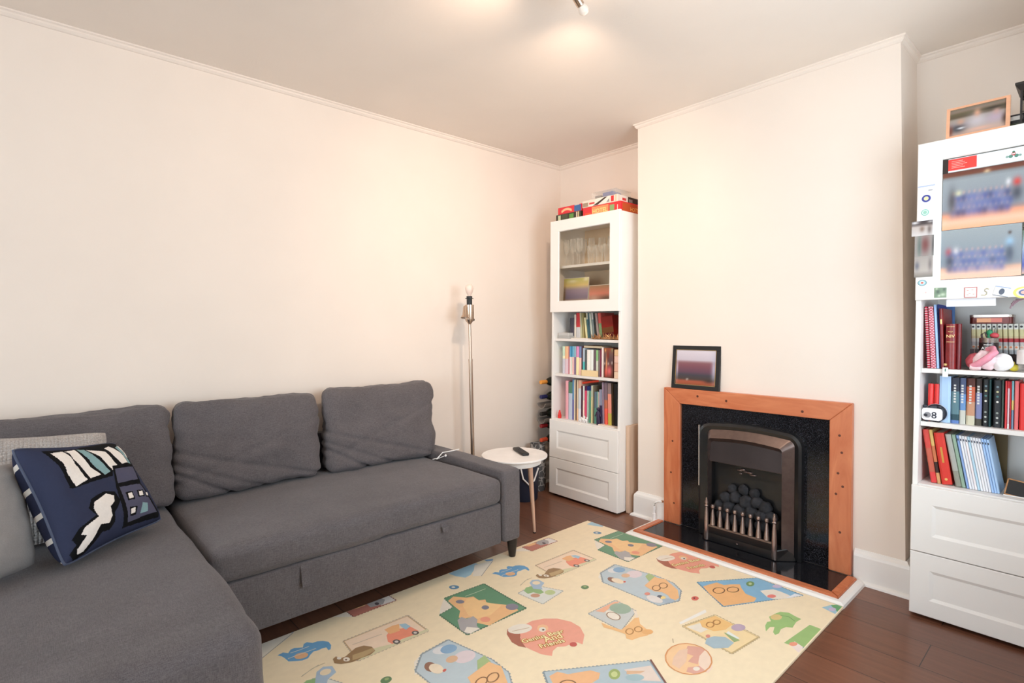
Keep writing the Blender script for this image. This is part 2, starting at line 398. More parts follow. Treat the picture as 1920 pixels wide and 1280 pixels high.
b = MB(); b.box(.08, 1.478, -3.27, -2.445, .11, .16, bev=.01); sp(b.out('chaise_base', 'sofa_dark', smooth=True))
sp(soft('armrest', [(.03, -1.105, .11), (.905, -1.105, .11), (.905, -.995, .11), (.03, -.995, .11), (.03, -1.107, .476), (.905, -1.107, .476), (.905, -.995, .476), (.03, -.995, .476)], 'sofa', n=30, r=.014, puff=(.002, .003, .004), wr=.003, wscale=5, seed=1))
b = MB(); b.box(.022, .075, -3.29, -.996, .11, .64, bev=.015); sp(b.out('back_frame', 'sofa_dark', smooth=True))
b = MB(); b.box(.10, .888, -2.428, -1.112, .11, .312, bev=.008, seg=3); dr = sp(b.out('storage_drawer', 'sofa', smooth=True))
def strap(y0, z0, z1, name='pull_strap'):
    b = MB(); n = 10; pts = []
    for i in range(n+1):
        t = i/n; a = t*pi
        pts.append((.888+.030*sin(a)*(.35+.65*t) if t < 1 else .888, z0-(z0-z1)*sin(t*pi/2)))
    for sgn in (0,):
        q = [(.886, z0), (.895, z0-.02), (.905, z1+.02), (.910, z1), (.901, z1+.004), (.890, z1+.03), (.887, z0-.03)]
        v0 = [b.bm.verts.new((x, y0-.016, z)) for x, z in q]; v1 = [b.bm.verts.new((x, y0+.016, z)) for x, z in q]
        k = len(q)
        for i in range(k): b.bm.faces.new((v0[i], v0[(i+1) % k], v1[(i+1) % k], v1[i]))
        b.bm.faces.new(v0[::-1]); b.bm.faces.new(v1)
    o = b.out(name, 'sofa'); o.parent = dr; o.matrix_parent_inverse = Matrix.Identity(4)
strap(-2.105, .308, .226); strap(-1.464, .308, .268)
for x, y in ((.865, -1.02), (.12, -1.05), (1.42, -2.52), (1.42, -3.2), (.12, -3.2)):
    b = MB(); b.lathe([(.014, 0), (.017, .01), (.030, .112)], 16, mx=tr(x, y, 0)); sp(b.out('leg', 'black_wood', smooth=True))

# loose back cushions
soft_c = [
 ('wide charcoal back cushion against the wall over the chaise corner, behind the pillows', [(.10, -3.24, .448), (.30, -3.24, .448), (.30, -2.425, .448), (.10, -2.42, .448), (.082, -3.22, .866), (.175, -3.22, .862), (.165, -2.425, .862), (.082, -2.42, .862)], 21),
 ('charcoal back cushion at the middle of the sofa, creased at its lower left', [(.10, -2.405, .452), (.27, -2.405, .452), (.27, -1.775, .452), (.10, -1.745, .452), (.082, -2.375, .878), (.17, -2.39, .878), (.17, -1.755, .862), (.082, -1.74, .862)], 5),
 ('charcoal back cushion beside the armrest, nearest the floor lamp', [(.10, -1.71, .448), (.27, -1.735, .448), (.27, -1.085, .448), (.10, -1.05, .448), (.082, -1.69, .876), (.165, -1.712, .876), (.165, -1.043, .874), (.082, -1.03, .874)], 13)]
for lab, cc, sd in soft_c:
    fl = [(0, .30, 1, -.10, .009, .011), (0, .55, 1, -.27, .012, .009), (0, .42, 1, -.19, .007, .008), (0, -.35, 1, -.02, .007, .014), (0, .12, 1, .02, .005, .03)]
    o = soft('back_cushion', cc, 'sofa', n=44, r=.045, puff=(.030, .012, -.004), wr=.014, wscale=5, seed=sd, fold=fl, pinch=.02)
    tag(o, lab, 'cushion', 'loose back cushions on the corner sofa')

# ------------------------------------------------------------------ pillows
PILLOWART=[
 ((18,18,20),[-72,85,-41,85,-13,85,2,90,45,94,92,107,99,100,85,32,25,32,15,13,-63,7,-68,9,-66,50]),
 ((238,232,226),[-62,79,-40,81,-37,66,-40,51,-37,16,-59,9,-61,37,-58,54,-59,67]),
 ((238,232,226),[-37,81,-18,83,-18,67,-17,40,-7,20,-31,17,-31,37,-36,60,-33,76]),
 ((135,168,172),[-14,83,1,82,4,57,15,23,0,18,-8,38,-12,62]),
 ((238,232,226),[4,81,31,69,34,48,38,35,21,24,15,44,9,66]),
 ((238,232,226),[40,79,54,83,66,63,69,37,52,36,45,54]),
 ((135,168,172),[67,78,80,83,79,53,79,34,70,36]),
 ((238,232,226),[81,85,94,84,82,48,79,53]),
 ((18,18,20),[24,34,85,33,71,-15,88,-86,84,-94,-2,-89,9,-13,18,12]),
 ((84,84,104),[27,26,79,26,67,-5,19,-4]),
 ((84,84,104),[18,-12,67,-16,81,-82,9,-83]),
 ((18,18,20),[24,-26,41,-27,37,-45,21,-44]),
 ((238,232,226),[28,-30,38,-30,36,-41,25,-41]),
 ((18,18,20),[50,-28,66,-30,63,-44,47,-43]),
 ((238,232,226),[54,-31,63,-32,61,-41,51,-41]),
 ((18,18,20),[67,-35,79,-37,77,-47,66,-46]),
 ((238,232,226),[70,-37,77,-37,76,-44,69,-43]),
 ((18,18,20),[19,-57,35,-60,28,-75,15,-74]),
 ((238,232,226),[21,-61,30,-61,27,-71,18,-70]),
 ((135,168,172),[50,-56,63,-59,56,-76,37,-76]),
 ((18,18,20),[-46,-20,-33,-16,-16,-13,3,-19,6,-38,-5,-50,-14,-56,-18,-73,-30,-82,-44,-80,-54,-88,-70,-98,-88,-99,-94,-88,-84,-79,-88,-69,-78,-58,-47,-49,-56,-34]),
 ((238,232,226),[-44,-27,-30,-23,-16,-18,-2,-26,-7,-37,-19,-44,-20,-60,-29,-71,-45,-67,-59,-83,-74,-94,-83,-93,-83,-86,-68,-73,-76,-68,-69,-60,-44,-53,-48,-37]),
]
def inpoly(x, y, q):
    c = False; n = len(q)//2; j = n-1
    for i in range(n):
        xi, yi, xj, yj = q[2*i], q[2*i+1], q[2*j], q[2*j+1]
        if (yi > y) != (yj > y) and x < (xj-xi)*(y-yi)/(yj-yi)+xi: c = not c
        j = i
    return c
def pillow(name, quad, thick, mats, cfn=None, n=120, pw=2.4, bow=.06, wr=.006, seed=0, back=None):
    """quad: bl, br, tr, tl of the seam; front faces the room"""
    bl, br, tr_, tl = [Vector(q) for q in quad]
    nrm = (br-bl).cross(tl-bl).normalized()
    mb = MB(); 
    def pos(u, v, side):
        U, V = u*2-1, v*2-1
        bx_ = U*(1-bow*(1-V*V)); by_ = V*(1-bow*(1-U*U))      # pillow edges draw in between the corners
        a, c = (bx_+1)/2, (by_+1)/2
        p = bl*(1-a)*(1-c)+br*a*(1-c)+tr_*a*c+tl*(1-a)*c
        e = max(0, (1-abs(U)**pw))**.62*max(0, (1-abs(V)**pw))**.62
        w = noise.fractal(Vector((U*2.2+seed, V*2.2, side*3)), 1, 2, 3)*wr*(e**.4 if e > 0 else 0)
        return p+nrm*(side*thick*e+w)
    for side in (1, -1):
        g = mb.grid(n, n, lambda u, v: pos(u, v, side), 0)
        if side == 1 and cfn:
            for f in mb.bm.faces:
                pass
    bmesh.ops.remove_doubles(mb.bm, verts=mb.bm.verts[:], dist=1e-5)
    return mb, pos, nrm
# navy pillow with town picture
quad = [(.790, -2.805, .468), (.520, -2.500, .474), (.405, -2.632, .775), (.615, -2.922, .832)]
bl, br, tr_, tl = [Vector(q) for q in quad]; nrm = (br-bl).cross(tl-bl).normalized()
ART = [(c, [t/100 for t in q]) for c, q in PILLOWART]
NAVY = (52, 57, 80); N2 = (42, 46, 68)
mb = MB(); n = 190
def ppos(u, v, side, t=.062, bow=.075):
    U, V = u*2-1, v*2-1; rd_ = 1-.05*(U*V)**6; t = .075 if side > 0 else .115
    a, c = (U*rd_*(1-bow*(1-V*V))+1)/2, (V*rd_*(1-bow*(1-U*U))+1)/2
    p = bl*(1-a)*(1-c)+br*a*(1-c)+tr_*a*c+tl*(1-a)*c
    e = max(0, 1-abs(U)**3)**.5*max(0, 1-abs(V)**3)**.5
    w = noise.fractal(Vector((U*2.0+4, V*2.0, side*3)), 1, 2, 3)*.008*e
    return p+nrm*(side*t*e+w)
def pcol(U, V):
    c = NAVY
    for col, q in ART:
        if inpoly(U, V, q): c = col
    return c
g = [[mb.bm.verts.new(ppos(i/n, j/n, 1)) for j in range(n+1)] for i in range(n+1)]
for i in range(n):
    for j in range(n):
        f = mb.bm.faces.new((g[i][j], g[i+1][j], g[i+1][j+1], g[i][j+1])); c = lin(pcol((i+.5)/n*2-1, (j+.5)/n*2-1))
        for l in f.loops: l[mb.cl] = c
n2 = 48
h_ = [[mb.bm.verts.new(ppos(i/n2, j/n2, -1)) for j in range(n2+1)] for i in range(n2+1)]
for i in range(n2):
    for j in range(n2):
        V = (j+.5)/n2; U = (i+.5)/n2; c = N2
        if (U < .16 or U > .84 or V > .86) and (int((V if (U < .16 or U > .84) else U)*24) % 5 == 0): c = (222, 216, 208)
        f = mb.bm.faces.new((h_[i][j], h_[i][j+1], h_[i+1][j+1], h_[i+1][j]))
        for l in f.loops: l[mb.cl] = lin(c)
mb.keep = True
M['pillow_print'] = print_mat('cotton_print', .9, .15)
pil = tag(mb.out('throw_pillow', 'pillow_print', smooth=True), 'navy throw pillow with white striped houses and smoke picture, on the chaise', 'pillow', 'pillows on the chaise')
edge = [ppos(a, c, 0) for a, c in [(t/24, 0) for t in range(24)]+[(1, t/24) for t in range(24)]+[(1-t/24, 1) for t in range(24)]+[(0, 1-t/24) for t in range(25)]]
b = MB(); b.tube(edge, .0042, 8); b_ = b.out('piping', mat('navy_piping', (78, 86, 108), .9), pil, smooth=True)
def simple_pillow(name, quad, t, m, label, seed, bow=.06, wr=.01):
    a, b_, c, d = [Vector(q) for q in quad]; nn = (b_-a).cross(d-a).normalized(); mb = MB(); k = 60
    def pos(u, v, side):
        U, V = u*2-1, v*2-1
        rd_ = 1-.05*(U*V)**6; x, y = (U*rd_*(1-bow*(1-V*V))+1)/2, (V*rd_*(1-bow*(1-U*U))+1)/2
        p = a*(1-x)*(1-y)+b_*x*(1-y)+c*x*y+d*(1-x)*y
        e = max(0, 1-abs(U)**3)**.55*max(0, 1-abs(V)**3)**.55
        return p+nn*(side*t*e+noise.fractal(Vector((U*2+seed, V*2, side)), 1, 2, 3)*wr*e)
    for side in (1, -1): mb.grid(k, k, lambda u, v: pos(u, v, side))
    bmesh.ops.remove_doubles(mb.bm, verts=mb.bm.verts[:], dist=1e-5)
    return tag(mb.out(name, m, smooth=True), label, 'pillow', 'pillows on the chaise')
simple_pillow('throw_pillow', [(.50, -3.12, .455), (.46, -2.66, .455), (.30, -2.640, .806), (.31, -3.10, .842)], .06, 'knit', 'pale grey textured knit pillow leaning behind the navy pillow', 2)
simple_pillow('throw_pillow', [(.93, -3.16, .458), (.665, -2.862, .458), (.50, -2.895, .77), (.73, -3.20, .79)], .065, 'lightgrey', 'plain soft grey pillow in front of the knit one, cut by the photo edge', 7)

# white charging cable over the armrest
b = MB(); b.tube([(.37, -1.150, .452), (.372, -1.11, .484), (.372, -1.05, .4835), (.371, -.992, .484)], .003, 8)
b.tube([(.345, -1.16, .449), (.37, -1.135, .455), (.405, -1.118, .472)], .002, 8); b.sphere((.411, -1.116, .474), .007)
tag(b.out('charging_cable', 'white', smooth=True), 'thin white cable lying across the sofa armrest', 'cable')

# ------------------------------------------------------------------ play mat
MATART={
'green':(1,[
 ('p',(243,232,215),[989,-1535,1012,-1502,1078,-1550,1089,-1629,1048,-1596]),
 ('s',(92,142,106),[989,-1535,1003,-1321,1296,-1327,1285,-1633,1089,-1629,1078,-1550]),
 ('p',(246,190,130),[1020,-1536,1004,-1496,1052,-1459,1064,-1431,1106,-1434,1121,-1409,1147,-1423,1199,-1384,1238,-1358,1285,-1363,1287,-1460,1291,-1528,1244,-1551,1190,-1550,1183,-1572,1160,-1582,1122,-1547,1067,-1542]),
 ('p',(252,205,140),[1061,-1466,1072,-1437,1114,-1434,1207,-1391,1234,-1473,1220,-1532,1170,-1542,1095,-1513]),
 ('p',(170,165,165),[1173,-1598,1164,-1571,1191,-1564,1193,-1532,1224,-1535,1257,-1565,1288,-1573,1280,-1629,1235,-1631]),
 ('p',(240,150,120),[1260,-1496,1265,-1502,1267,-1508,1267,-1515,1264,-1521,1259,-1526,1253,-1530,1246,-1531,1238,-1530,1232,-1527,1228,-1521,1225,-1515,1226,-1508,1228,-1502,1233,-1496,1240,-1493,1247,-1492,1254,-1493]),
 ('p',(120,120,135),[1074,-1489,1078,-1493,1079,-1498,1079,-1504,1076,-1509,1072,-1514,1066,-1517,1060,-1519,1054,-1518,1049,-1516,1045,-1512,1044,-1507,1044,-1501,1047,-1495,1051,-1490,1057,-1487,1063,-1486,1069,-1486]),
 ('p',(120,120,135),[1184,-1440,1188,-1445,1190,-1450,1190,-1456,1188,-1461,1185,-1465,1180,-1467,1174,-1468,1168,-1467,1163,-1464,1159,-1459,1156,-1454,1156,-1448,1158,-1443,1162,-1439,1167,-1436,1173,-1436,1179,-1437]),
 ('p',(130,125,140),[1265,-1345,1270,-1352,1273,-1361,1272,-1370,1268,-1379,1262,-1386,1254,-1390,1245,-1392,1236,-1390,1228,-1385,1222,-1378,1219,-1369,1220,-1360,1224,-1351,1230,-1344,1239,-1340,1248,-1338,1257,-1340]),
 ('p',(243,232,215),[1238,-1600,1281,-1567,1287,-1618,1260,-1630]),
 ('l',(205,220,190),[1040,-1457,1044,-1408,1047,-1348]),
]),
'logo':(1,[
 ('p',(168,92,70),[1384,-1517,1361,-1494,1356,-1457,1382,-1430,1435,-1494,1498,-1522,1473,-1536,1437,-1538]),
 ('p',(244,160,135),[1409,-1470,1382,-1430,1382,-1379,1403,-1331,1440,-1291,1492,-1268,1543,-1270,1591,-1300,1626,-1352,1604,-1357,1596,-1378,1591,-1409,1573,-1434,1579,-1464,1598,-1488,1565,-1509,1524,-1517,1493,-1521,1450,-1505]),
 ('p',(243,232,215),[1417,-1412,1424,-1422,1427,-1435,1426,-1451,1421,-1467,1413,-1482,1402,-1493,1389,-1499,1377,-1501,1367,-1496,1359,-1487,1356,-1473,1356,-1457,1361,-1440,1370,-1425,1381,-1414,1394,-1407,1406,-1407]),
 ('l',(200,170,130),[1383,-1488,1410,-1421]),
 ('p',(248,190,140),[1464,-1369,1469,-1376,1472,-1385,1472,-1393,1470,-1401,1465,-1406,1458,-1409,1449,-1409,1441,-1407,1434,-1401,1429,-1394,1425,-1386,1425,-1377,1428,-1369,1433,-1364,1440,-1360,1449,-1360,1457,-1363]),
 ('p',(243,232,215),[1464,-1383,1468,-1387,1470,-1393,1470,-1398,1468,-1403,1465,-1406,1461,-1408,1455,-1408,1450,-1406,1446,-1403,1442,-1398,1440,-1393,1440,-1387,1442,-1382,1445,-1379,1449,-1377,1454,-1377,1460,-1379]),
 ('p',(90,60,50),[1462,-1388,1463,-1390,1463,-1392,1463,-1393,1463,-1395,1462,-1396,1460,-1397,1458,-1397,1457,-1396,1455,-1395,1454,-1394,1453,-1392,1453,-1390,1454,-1388,1455,-1387,1457,-1386,1458,-1386,1460,-1387]),
 ('p',(200,80,70),[1613,-1368,1616,-1373,1617,-1378,1617,-1383,1615,-1387,1611,-1391,1607,-1393,1603,-1393,1598,-1392,1594,-1389,1591,-1384,1590,-1379,1591,-1374,1592,-1370,1596,-1366,1600,-1364,1605,-1364,1609,-1365]),
]),
'bird':(1,[
 ('p',(243,232,215),[1300,-838,1322,-882,1386,-919,1381,-892]),
 ('s',(188,205,212),[1300,-838,1291,-713,1500,-668,1595,-672,1660,-713,1701,-801,1690,-830,1664,-900,1368,-907]),
 ('p',(225,225,225),[1353,-748,1356,-756,1357,-766,1355,-777,1350,-787,1342,-795,1334,-800,1324,-802,1316,-800,1310,-794,1306,-786,1305,-776,1307,-765,1312,-755,1320,-747,1329,-742,1338,-740,1346,-742]),
 ('p',(232,215,218),[1446,-703,1452,-716,1454,-730,1452,-744,1447,-757,1438,-767,1427,-772,1415,-772,1404,-768,1395,-759,1388,-747,1386,-732,1388,-717,1394,-704,1403,-695,1414,-689,1426,-689,1437,-694]),
 ('p',(130,170,205),[1363,-725,1368,-734,1369,-745,1368,-756,1363,-765,1356,-773,1348,-777,1339,-778,1330,-775,1323,-768,1318,-759,1316,-748,1318,-737,1322,-727,1330,-720,1338,-716,1348,-715,1356,-718]),
 ('p',(225,180,140),[1415,-759,1419,-766,1420,-773,1419,-781,1416,-788,1411,-793,1405,-796,1399,-797,1393,-794,1387,-789,1384,-782,1382,-774,1383,-766,1386,-759,1391,-754,1397,-751,1404,-751,1410,-754]),
 ('p',(140,95,75),[1413,-850,1415,-857,1414,-864,1409,-870,1402,-874,1393,-876,1383,-875,1373,-872,1365,-866,1360,-860,1357,-853,1358,-846,1363,-840,1370,-836,1380,-834,1390,-835,1400,-838,1408,-844]),
 ('p',(245,225,195),[1438,-837,1440,-845,1439,-852,1433,-859,1425,-864,1415,-867,1404,-867,1393,-865,1385,-861,1379,-854,1376,-847,1378,-839,1383,-833,1392,-827,1402,-824,1413,-824,1424,-826,1432,-831]),
 ('p',(215,90,75),[1439,-825,1441,-828,1442,-831,1442,-834,1441,-836,1440,-837,1438,-838,1436,-838,1433,-836,1431,-834,1430,-831,1429,-829,1429,-826,1430,-824,1431,-822,1433,-821,1435,-822,1437,-823]),
 ('p',(165,190,125),[1469,-712,1463,-674,1508,-681,1541,-720,1510,-743]),
 ('p',(246,190,130),[1520,-794,1510,-732,1503,-686,1530,-679,1552,-670,1602,-696,1645,-719,1687,-778,1687,-825,1639,-793,1608,-789,1582,-807,1549,-803]),
 ('r',(130,85,50),[1582,-761,1586,-769,1588,-778,1588,-786,1585,-793,1581,-797,1576,-799,1569,-798,1563,-794,1558,-788,1554,-780,1552,-771,1552,-763,1554,-756,1559,-751,1564,-749,1571,-750,1577,-755]),
 ('r',(130,85,50),[1591,-718,1595,-726,1597,-735,1597,-743,1594,-750,1590,-755,1584,-757,1578,-755,1571,-751,1566,-745,1562,-736,1560,-728,1560,-719,1563,-712,1567,-707,1573,-705,1579,-707,1586,-711]),
 ('p',(70,80,95),[1635,-826,1638,-832,1639,-838,1639,-844,1637,-849,1634,-852,1630,-853,1626,-852,1621,-849,1618,-845,1615,-839,1613,-832,1613,-827,1615,-822,1618,-818,1622,-817,1626,-818,1631,-821]),
 ('p',(245,215,130),[1648,-821,1650,-826,1652,-831,1651,-837,1650,-841,1647,-844,1644,-845,1640,-844,1636,-842,1633,-838,1630,-833,1629,-827,1629,-822,1631,-818,1633,-815,1637,-814,1641,-814,1645,-817]),
 ('p',(165,185,200),[1688,-815,1690,-822,1690,-831,1687,-841,1681,-850,1674,-858,1666,-864,1658,-866,1651,-865,1646,-860,1643,-853,1644,-844,1647,-834,1652,-824,1660,-816,1668,-811,1676,-809,1683,-810]),
 ('p',(230,140,120),[1581,-840,1583,-845,1584,-849,1583,-854,1582,-859,1579,-862,1575,-864,1571,-864,1567,-862,1564,-859,1562,-855,1561,-850,1562,-845,1564,-840,1567,-837,1571,-835,1575,-835,1578,-837]),
 ('p',(235,228,222),[1658,-861,1660,-870,1657,-879,1650,-886,1640,-891,1627,-894,1614,-894,1601,-890,1591,-883,1584,-875,1582,-866,1585,-857,1592,-849,1603,-844,1616,-841,1630,-842,1642,-846,1652,-852]),
]),
'van':(1,[
 ('s',(251,222,192),[995,-2005,1001,-1726,1160,-1727,1149,-2019]),
 ('l',(200,165,110),[999,-2003,1007,-1731,1157,-1730,1146,-2015,999,-2003]),
 ('p',(222,214,170),[1124,-1920,1137,-1884,1142,-1721,1160,-1727,1149,-2019,1110,-1977]),
 ('p',(247,142,112),[1115,-1881,1074,-1864,1055,-1838,1056,-1814,1072,-1797,1079,-1765,1131,-1756,1144,-1782,1136,-1830,1140,-1876]),
 ('p',(245,180,120),[1033,-1851,1029,-1813,1036,-1787,1081,-1810,1076,-1850]),
 ('p',(160,195,215),[1040,-1789,1050,-1766,1082,-1762,1091,-1788,1066,-1791]),
 ('p',(90,80,75),[1148,-1846,1152,-1850,1154,-1854,1154,-1858,1153,-1863,1149,-1866,1144,-1869,1139,-1870,1133,-1870,1128,-1868,1124,-1865,1122,-1861,1121,-1856,1123,-1852,1127,-1848,1132,-1845,1137,-1844,1143,-1844]),
 ('p',(215,205,195),[1143,-1852,1145,-1853,1146,-1855,1146,-1858,1145,-1860,1144,-1862,1141,-1863,1138,-1864,1136,-1864,1133,-1863,1131,-1861,1130,-1859,1130,-1857,1131,-1854,1132,-1852,1135,-1851,1138,-1851,1140,-1851]),
 ('p',(90,80,75),[1145,-1762,1148,-1766,1150,-1770,1150,-1774,1149,-1778,1145,-1782,1141,-1785,1136,-1786,1130,-1785,1125,-1783,1122,-1780,1120,-1776,1120,-1771,1121,-1767,1125,-1763,1129,-1761,1135,-1760,1140,-1760]),
 ('p',(215,205,195),[1140,-1768,1142,-1769,1143,-1771,1143,-1773,1142,-1776,1140,-1777,1138,-1779,1135,-1779,1133,-1779,1130,-1778,1128,-1776,1127,-1774,1127,-1772,1128,-1770,1130,-1768,1132,-1767,1135,-1766,1138,-1767]),
 ('p',(150,115,75),[1078,-2081,1070,-2066,1077,-2063,1092,-2061,1094,-2040,1082,-2017,1070,-1989,1077,-1960,1105,-1942,1135,-1944,1146,-1968,1142,-2002,1142,-2036,1125,-2071,1105,-2086]),
 ('p',(188,158,108),[1104,-2018,1110,-1977,1113,-1942,1134,-1945,1142,-1993,1132,-2032]),
 ('p',(243,232,215),[1121,-2036,1125,-2039,1127,-2042,1127,-2046,1126,-2049,1123,-2052,1119,-2055,1114,-2056,1109,-2056,1105,-2054,1101,-2052,1099,-2049,1098,-2045,1100,-2041,1103,-2038,1107,-2036,1112,-2035,1117,-2035]),
 ('p',(243,232,215),[1094,-2056,1096,-2058,1097,-2060,1098,-2062,1097,-2065,1095,-2067,1092,-2068,1089,-2069,1086,-2069,1083,-2068,1080,-2067,1079,-2065,1079,-2062,1080,-2060,1082,-2058,1084,-2056,1088,-2055,1091,-2055]),
 ('p',(110,70,50),[1116,-2045,1118,-2046,1118,-2047,1119,-2048,1119,-2049,1118,-2050,1116,-2051,1115,-2051,1113,-2051,1111,-2050,1110,-2049,1109,-2048,1109,-2047,1109,-2046,1110,-2045,1111,-2044,1113,-2044,1115,-2044]),
 ('l',(205,185,160),[1044,-1990,1055,-1873]),
]),
'rb':(1,[
 ('p',(243,232,215),[790,-1899,861,-1897,796,-1971,788,-1948]),
 ('s',(190,112,95),[789,-1901,794,-1703,862,-1699,861,-1897]),
 ('p',(240,232,225),[795,-1732,797,-1704,860,-1701,856,-1770]),
 ('p',(170,165,165),[803,-1809,788,-1783,793,-1741,822,-1732,852,-1757,841,-1810]),
 ('p',(70,60,65),[837,-1768,840,-1770,842,-1773,843,-1777,842,-1780,840,-1782,836,-1784,832,-1784,828,-1784,824,-1783,821,-1780,819,-1777,818,-1774,819,-1771,821,-1769,825,-1767,829,-1766,833,-1767]),
 ('p',(246,190,130),[787,-1882,788,-1826,799,-1807,811,-1821,808,-1866]),
]),
'cloud':(1,[
 ('p',(96,160,208),[918,-2220,914,-2199,931,-2186,915,-2172,914,-2158,932,-2133,912,-2122,909,-2109,928,-2095,930,-2078,942,-2061,962,-2047,990,-2049,1013,-2061,1014,-2070,991,-2068,987,-2084,989,-2098,984,-2113,996,-2130,1011,-2144,1010,-2164,997,-2184,982,-2203,954,-2206,936,-2210]),
 ('p',(238,180,130),[988,-2135,994,-2138,998,-2143,1000,-2150,999,-2158,996,-2165,991,-2172,985,-2177,977,-2179,970,-2178,964,-2176,960,-2170,958,-2163,959,-2156,962,-2148,967,-2141,974,-2137,981,-2134]),
 ('l',(235,225,205),[936,-2180,940,-2150,941,-2113]),
 ('l',(235,225,205),[965,-2199,966,-2173,972,-2099]),
 ('l',(190,170,130),[1099,-2202,1080,-2155,1079,-2110]),
]),
'env':(1,[
 ('p',(160,200,218),[807,-1382,801,-1325,792,-1269,795,-1221,826,-1211,866,-1277,891,-1312,896,-1348,854,-1372]),
 ('p',(243,232,215),[818,-1231,840,-1132,860,-1152,931,-1279,909,-1314]),
 ('l',(160,150,140),[844,-1135,935,-1282]),
 ('p',(110,160,200),[805,-1160,827,-1118,841,-1131,827,-1160]),
]),
'peng':(1,[
 ('s',(226,228,218),[1177,-1267,1168,-1162,1300,-1102,1318,-1252]),
 ('p',(140,182,118),[1179,-1233,1163,-1204,1173,-1175,1216,-1166,1250,-1175,1250,-1201,1217,-1210,1211,-1238]),
 ('p',(165,190,212),[1142,-1161,1129,-1132,1147,-1107,1189,-1111,1206,-1148,1228,-1162,1195,-1188]),
 ('p',(245,225,190),[1176,-1125,1180,-1130,1181,-1136,1181,-1143,1178,-1148,1174,-1153,1168,-1156,1162,-1157,1156,-1155,1151,-1152,1147,-1147,1145,-1140,1146,-1134,1148,-1128,1153,-1123,1158,-1120,1165,-1119,1171,-1121]),
 ('p',(205,150,120),[1259,-1209,1262,-1214,1263,-1220,1262,-1227,1259,-1233,1254,-1239,1248,-1242,1241,-1244,1235,-1243,1230,-1240,1227,-1235,1226,-1229,1227,-1222,1230,-1216,1235,-1210,1242,-1206,1248,-1205,1254,-1206]),
 ('p',(190,205,140),[1286,-1139,1290,-1146,1292,-1154,1291,-1162,1287,-1169,1282,-1175,1275,-1179,1267,-1180,1260,-1179,1253,-1174,1249,-1168,1247,-1160,1248,-1152,1252,-1144,1257,-1138,1265,-1134,1272,-1133,1280,-1135]),
 ('l',(200,190,160),[1128,-1205,1108,-1139]),
]),
'bearstamp':(0,[
 ('s',(128,182,216),[1665,-587,1836,-339,2046,-358,1853,-708]),
 ('p',(247,185,120),[1705,-605,1715,-564,1729,-522,1763,-522,1783,-491,1810,-462,1830,-491,1867,-529,1916,-532,1923,-570,1852,-701,1758,-646]),
 ('r',(110,70,40),[1790,-569,1793,-579,1794,-589,1792,-600,1788,-609,1782,-616,1775,-619,1767,-618,1760,-614,1755,-607,1752,-597,1751,-586,1752,-575,1757,-566,1763,-559,1770,-556,1778,-557,1785,-561]),
 ('r',(110,70,40),[1829,-515,1832,-524,1832,-534,1830,-545,1825,-554,1819,-560,1812,-563,1805,-563,1799,-560,1794,-553,1791,-544,1791,-534,1793,-523,1797,-514,1803,-507,1811,-504,1818,-504,1824,-508]),
 ('p',(100,140,80),[1853,-409,1856,-419,1857,-428,1856,-437,1853,-445,1849,-449,1843,-451,1838,-449,1832,-444,1827,-436,1824,-427,1823,-417,1824,-408,1827,-400,1831,-396,1837,-394,1843,-396,1848,-401]),
 ('p',(190,205,150),[1845,-417,1847,-421,1847,-425,1847,-429,1846,-433,1844,-435,1842,-435,1839,-434,1837,-432,1835,-429,1833,-424,1833,-420,1833,-416,1834,-413,1836,-411,1838,-410,1841,-411,1843,-413]),
 ('p',(243,232,215),[1899,-456,1913,-430,1933,-399,1963,-396,2002,-402,2025,-415,1974,-487,1945,-491]),
 ('p',(235,120,110),[1967,-454,1969,-460,1968,-468,1966,-475,1963,-481,1958,-486,1953,-488,1949,-489,1944,-486,1941,-482,1940,-476,1940,-469,1942,-462,1946,-455,1950,-450,1955,-448,1960,-447,1964,-450]),
 ('p',(200,190,220),[1950,-341,1952,-347,1951,-355,1948,-364,1944,-371,1939,-377,1933,-380,1927,-381,1922,-379,1919,-374,1918,-367,1918,-359,1921,-351,1925,-343,1931,-338,1937,-334,1942,-333,1947,-336]),
 ('p',(240,245,250),[2014,-370,2045,-361,2004,-440]),
]),
'globe':(0,[
 ('s',(205,208,205),[1501,-1170,1510,-997,1624,-1006,1669,-1171]),
 ('p',(246,180,140),[1508,-1132,1514,-1012,1531,-993,1534,-1069,1539,-1114]),
 ('p',(150,176,152),[1603,-1013,1609,-1027,1609,-1042,1605,-1056,1596,-1069,1584,-1078,1569,-1083,1554,-1082,1541,-1076,1530,-1066,1524,-1052,1523,-1036,1527,-1021,1536,-1008,1549,-998,1564,-994,1579,-995,1593,-1002]),
 ('p',(243,232,215),[1615,-1109,1616,-1117,1613,-1124,1605,-1129,1595,-1132,1582,-1131,1568,-1127,1556,-1121,1546,-1112,1540,-1103,1538,-1094,1542,-1087,1549,-1082,1561,-1080,1574,-1081,1587,-1085,1600,-1091,1609,-1100]),
 ('r',(150,120,90),[1611,-1101,1614,-1109,1613,-1118,1608,-1125,1600,-1130,1591,-1132,1580,-1132,1570,-1129,1561,-1123,1555,-1116,1552,-1107,1553,-1098,1558,-1091,1566,-1086,1575,-1083,1586,-1084,1597,-1087,1605,-1093]),
 ('p',(245,228,205),[1607,-1007,1626,-1008,1686,-1069,1649,-1046]),
 ('p',(248,192,125),[1580,-1184,1620,-1179,1666,-1167,1661,-1112,1651,-1059,1660,-1041,1692,-1078,1735,-1092,1754,-1086,1758,-1126,1745,-1154,1736,-1194,1715,-1201,1695,-1179,1643,-1191,1610,-1204]),
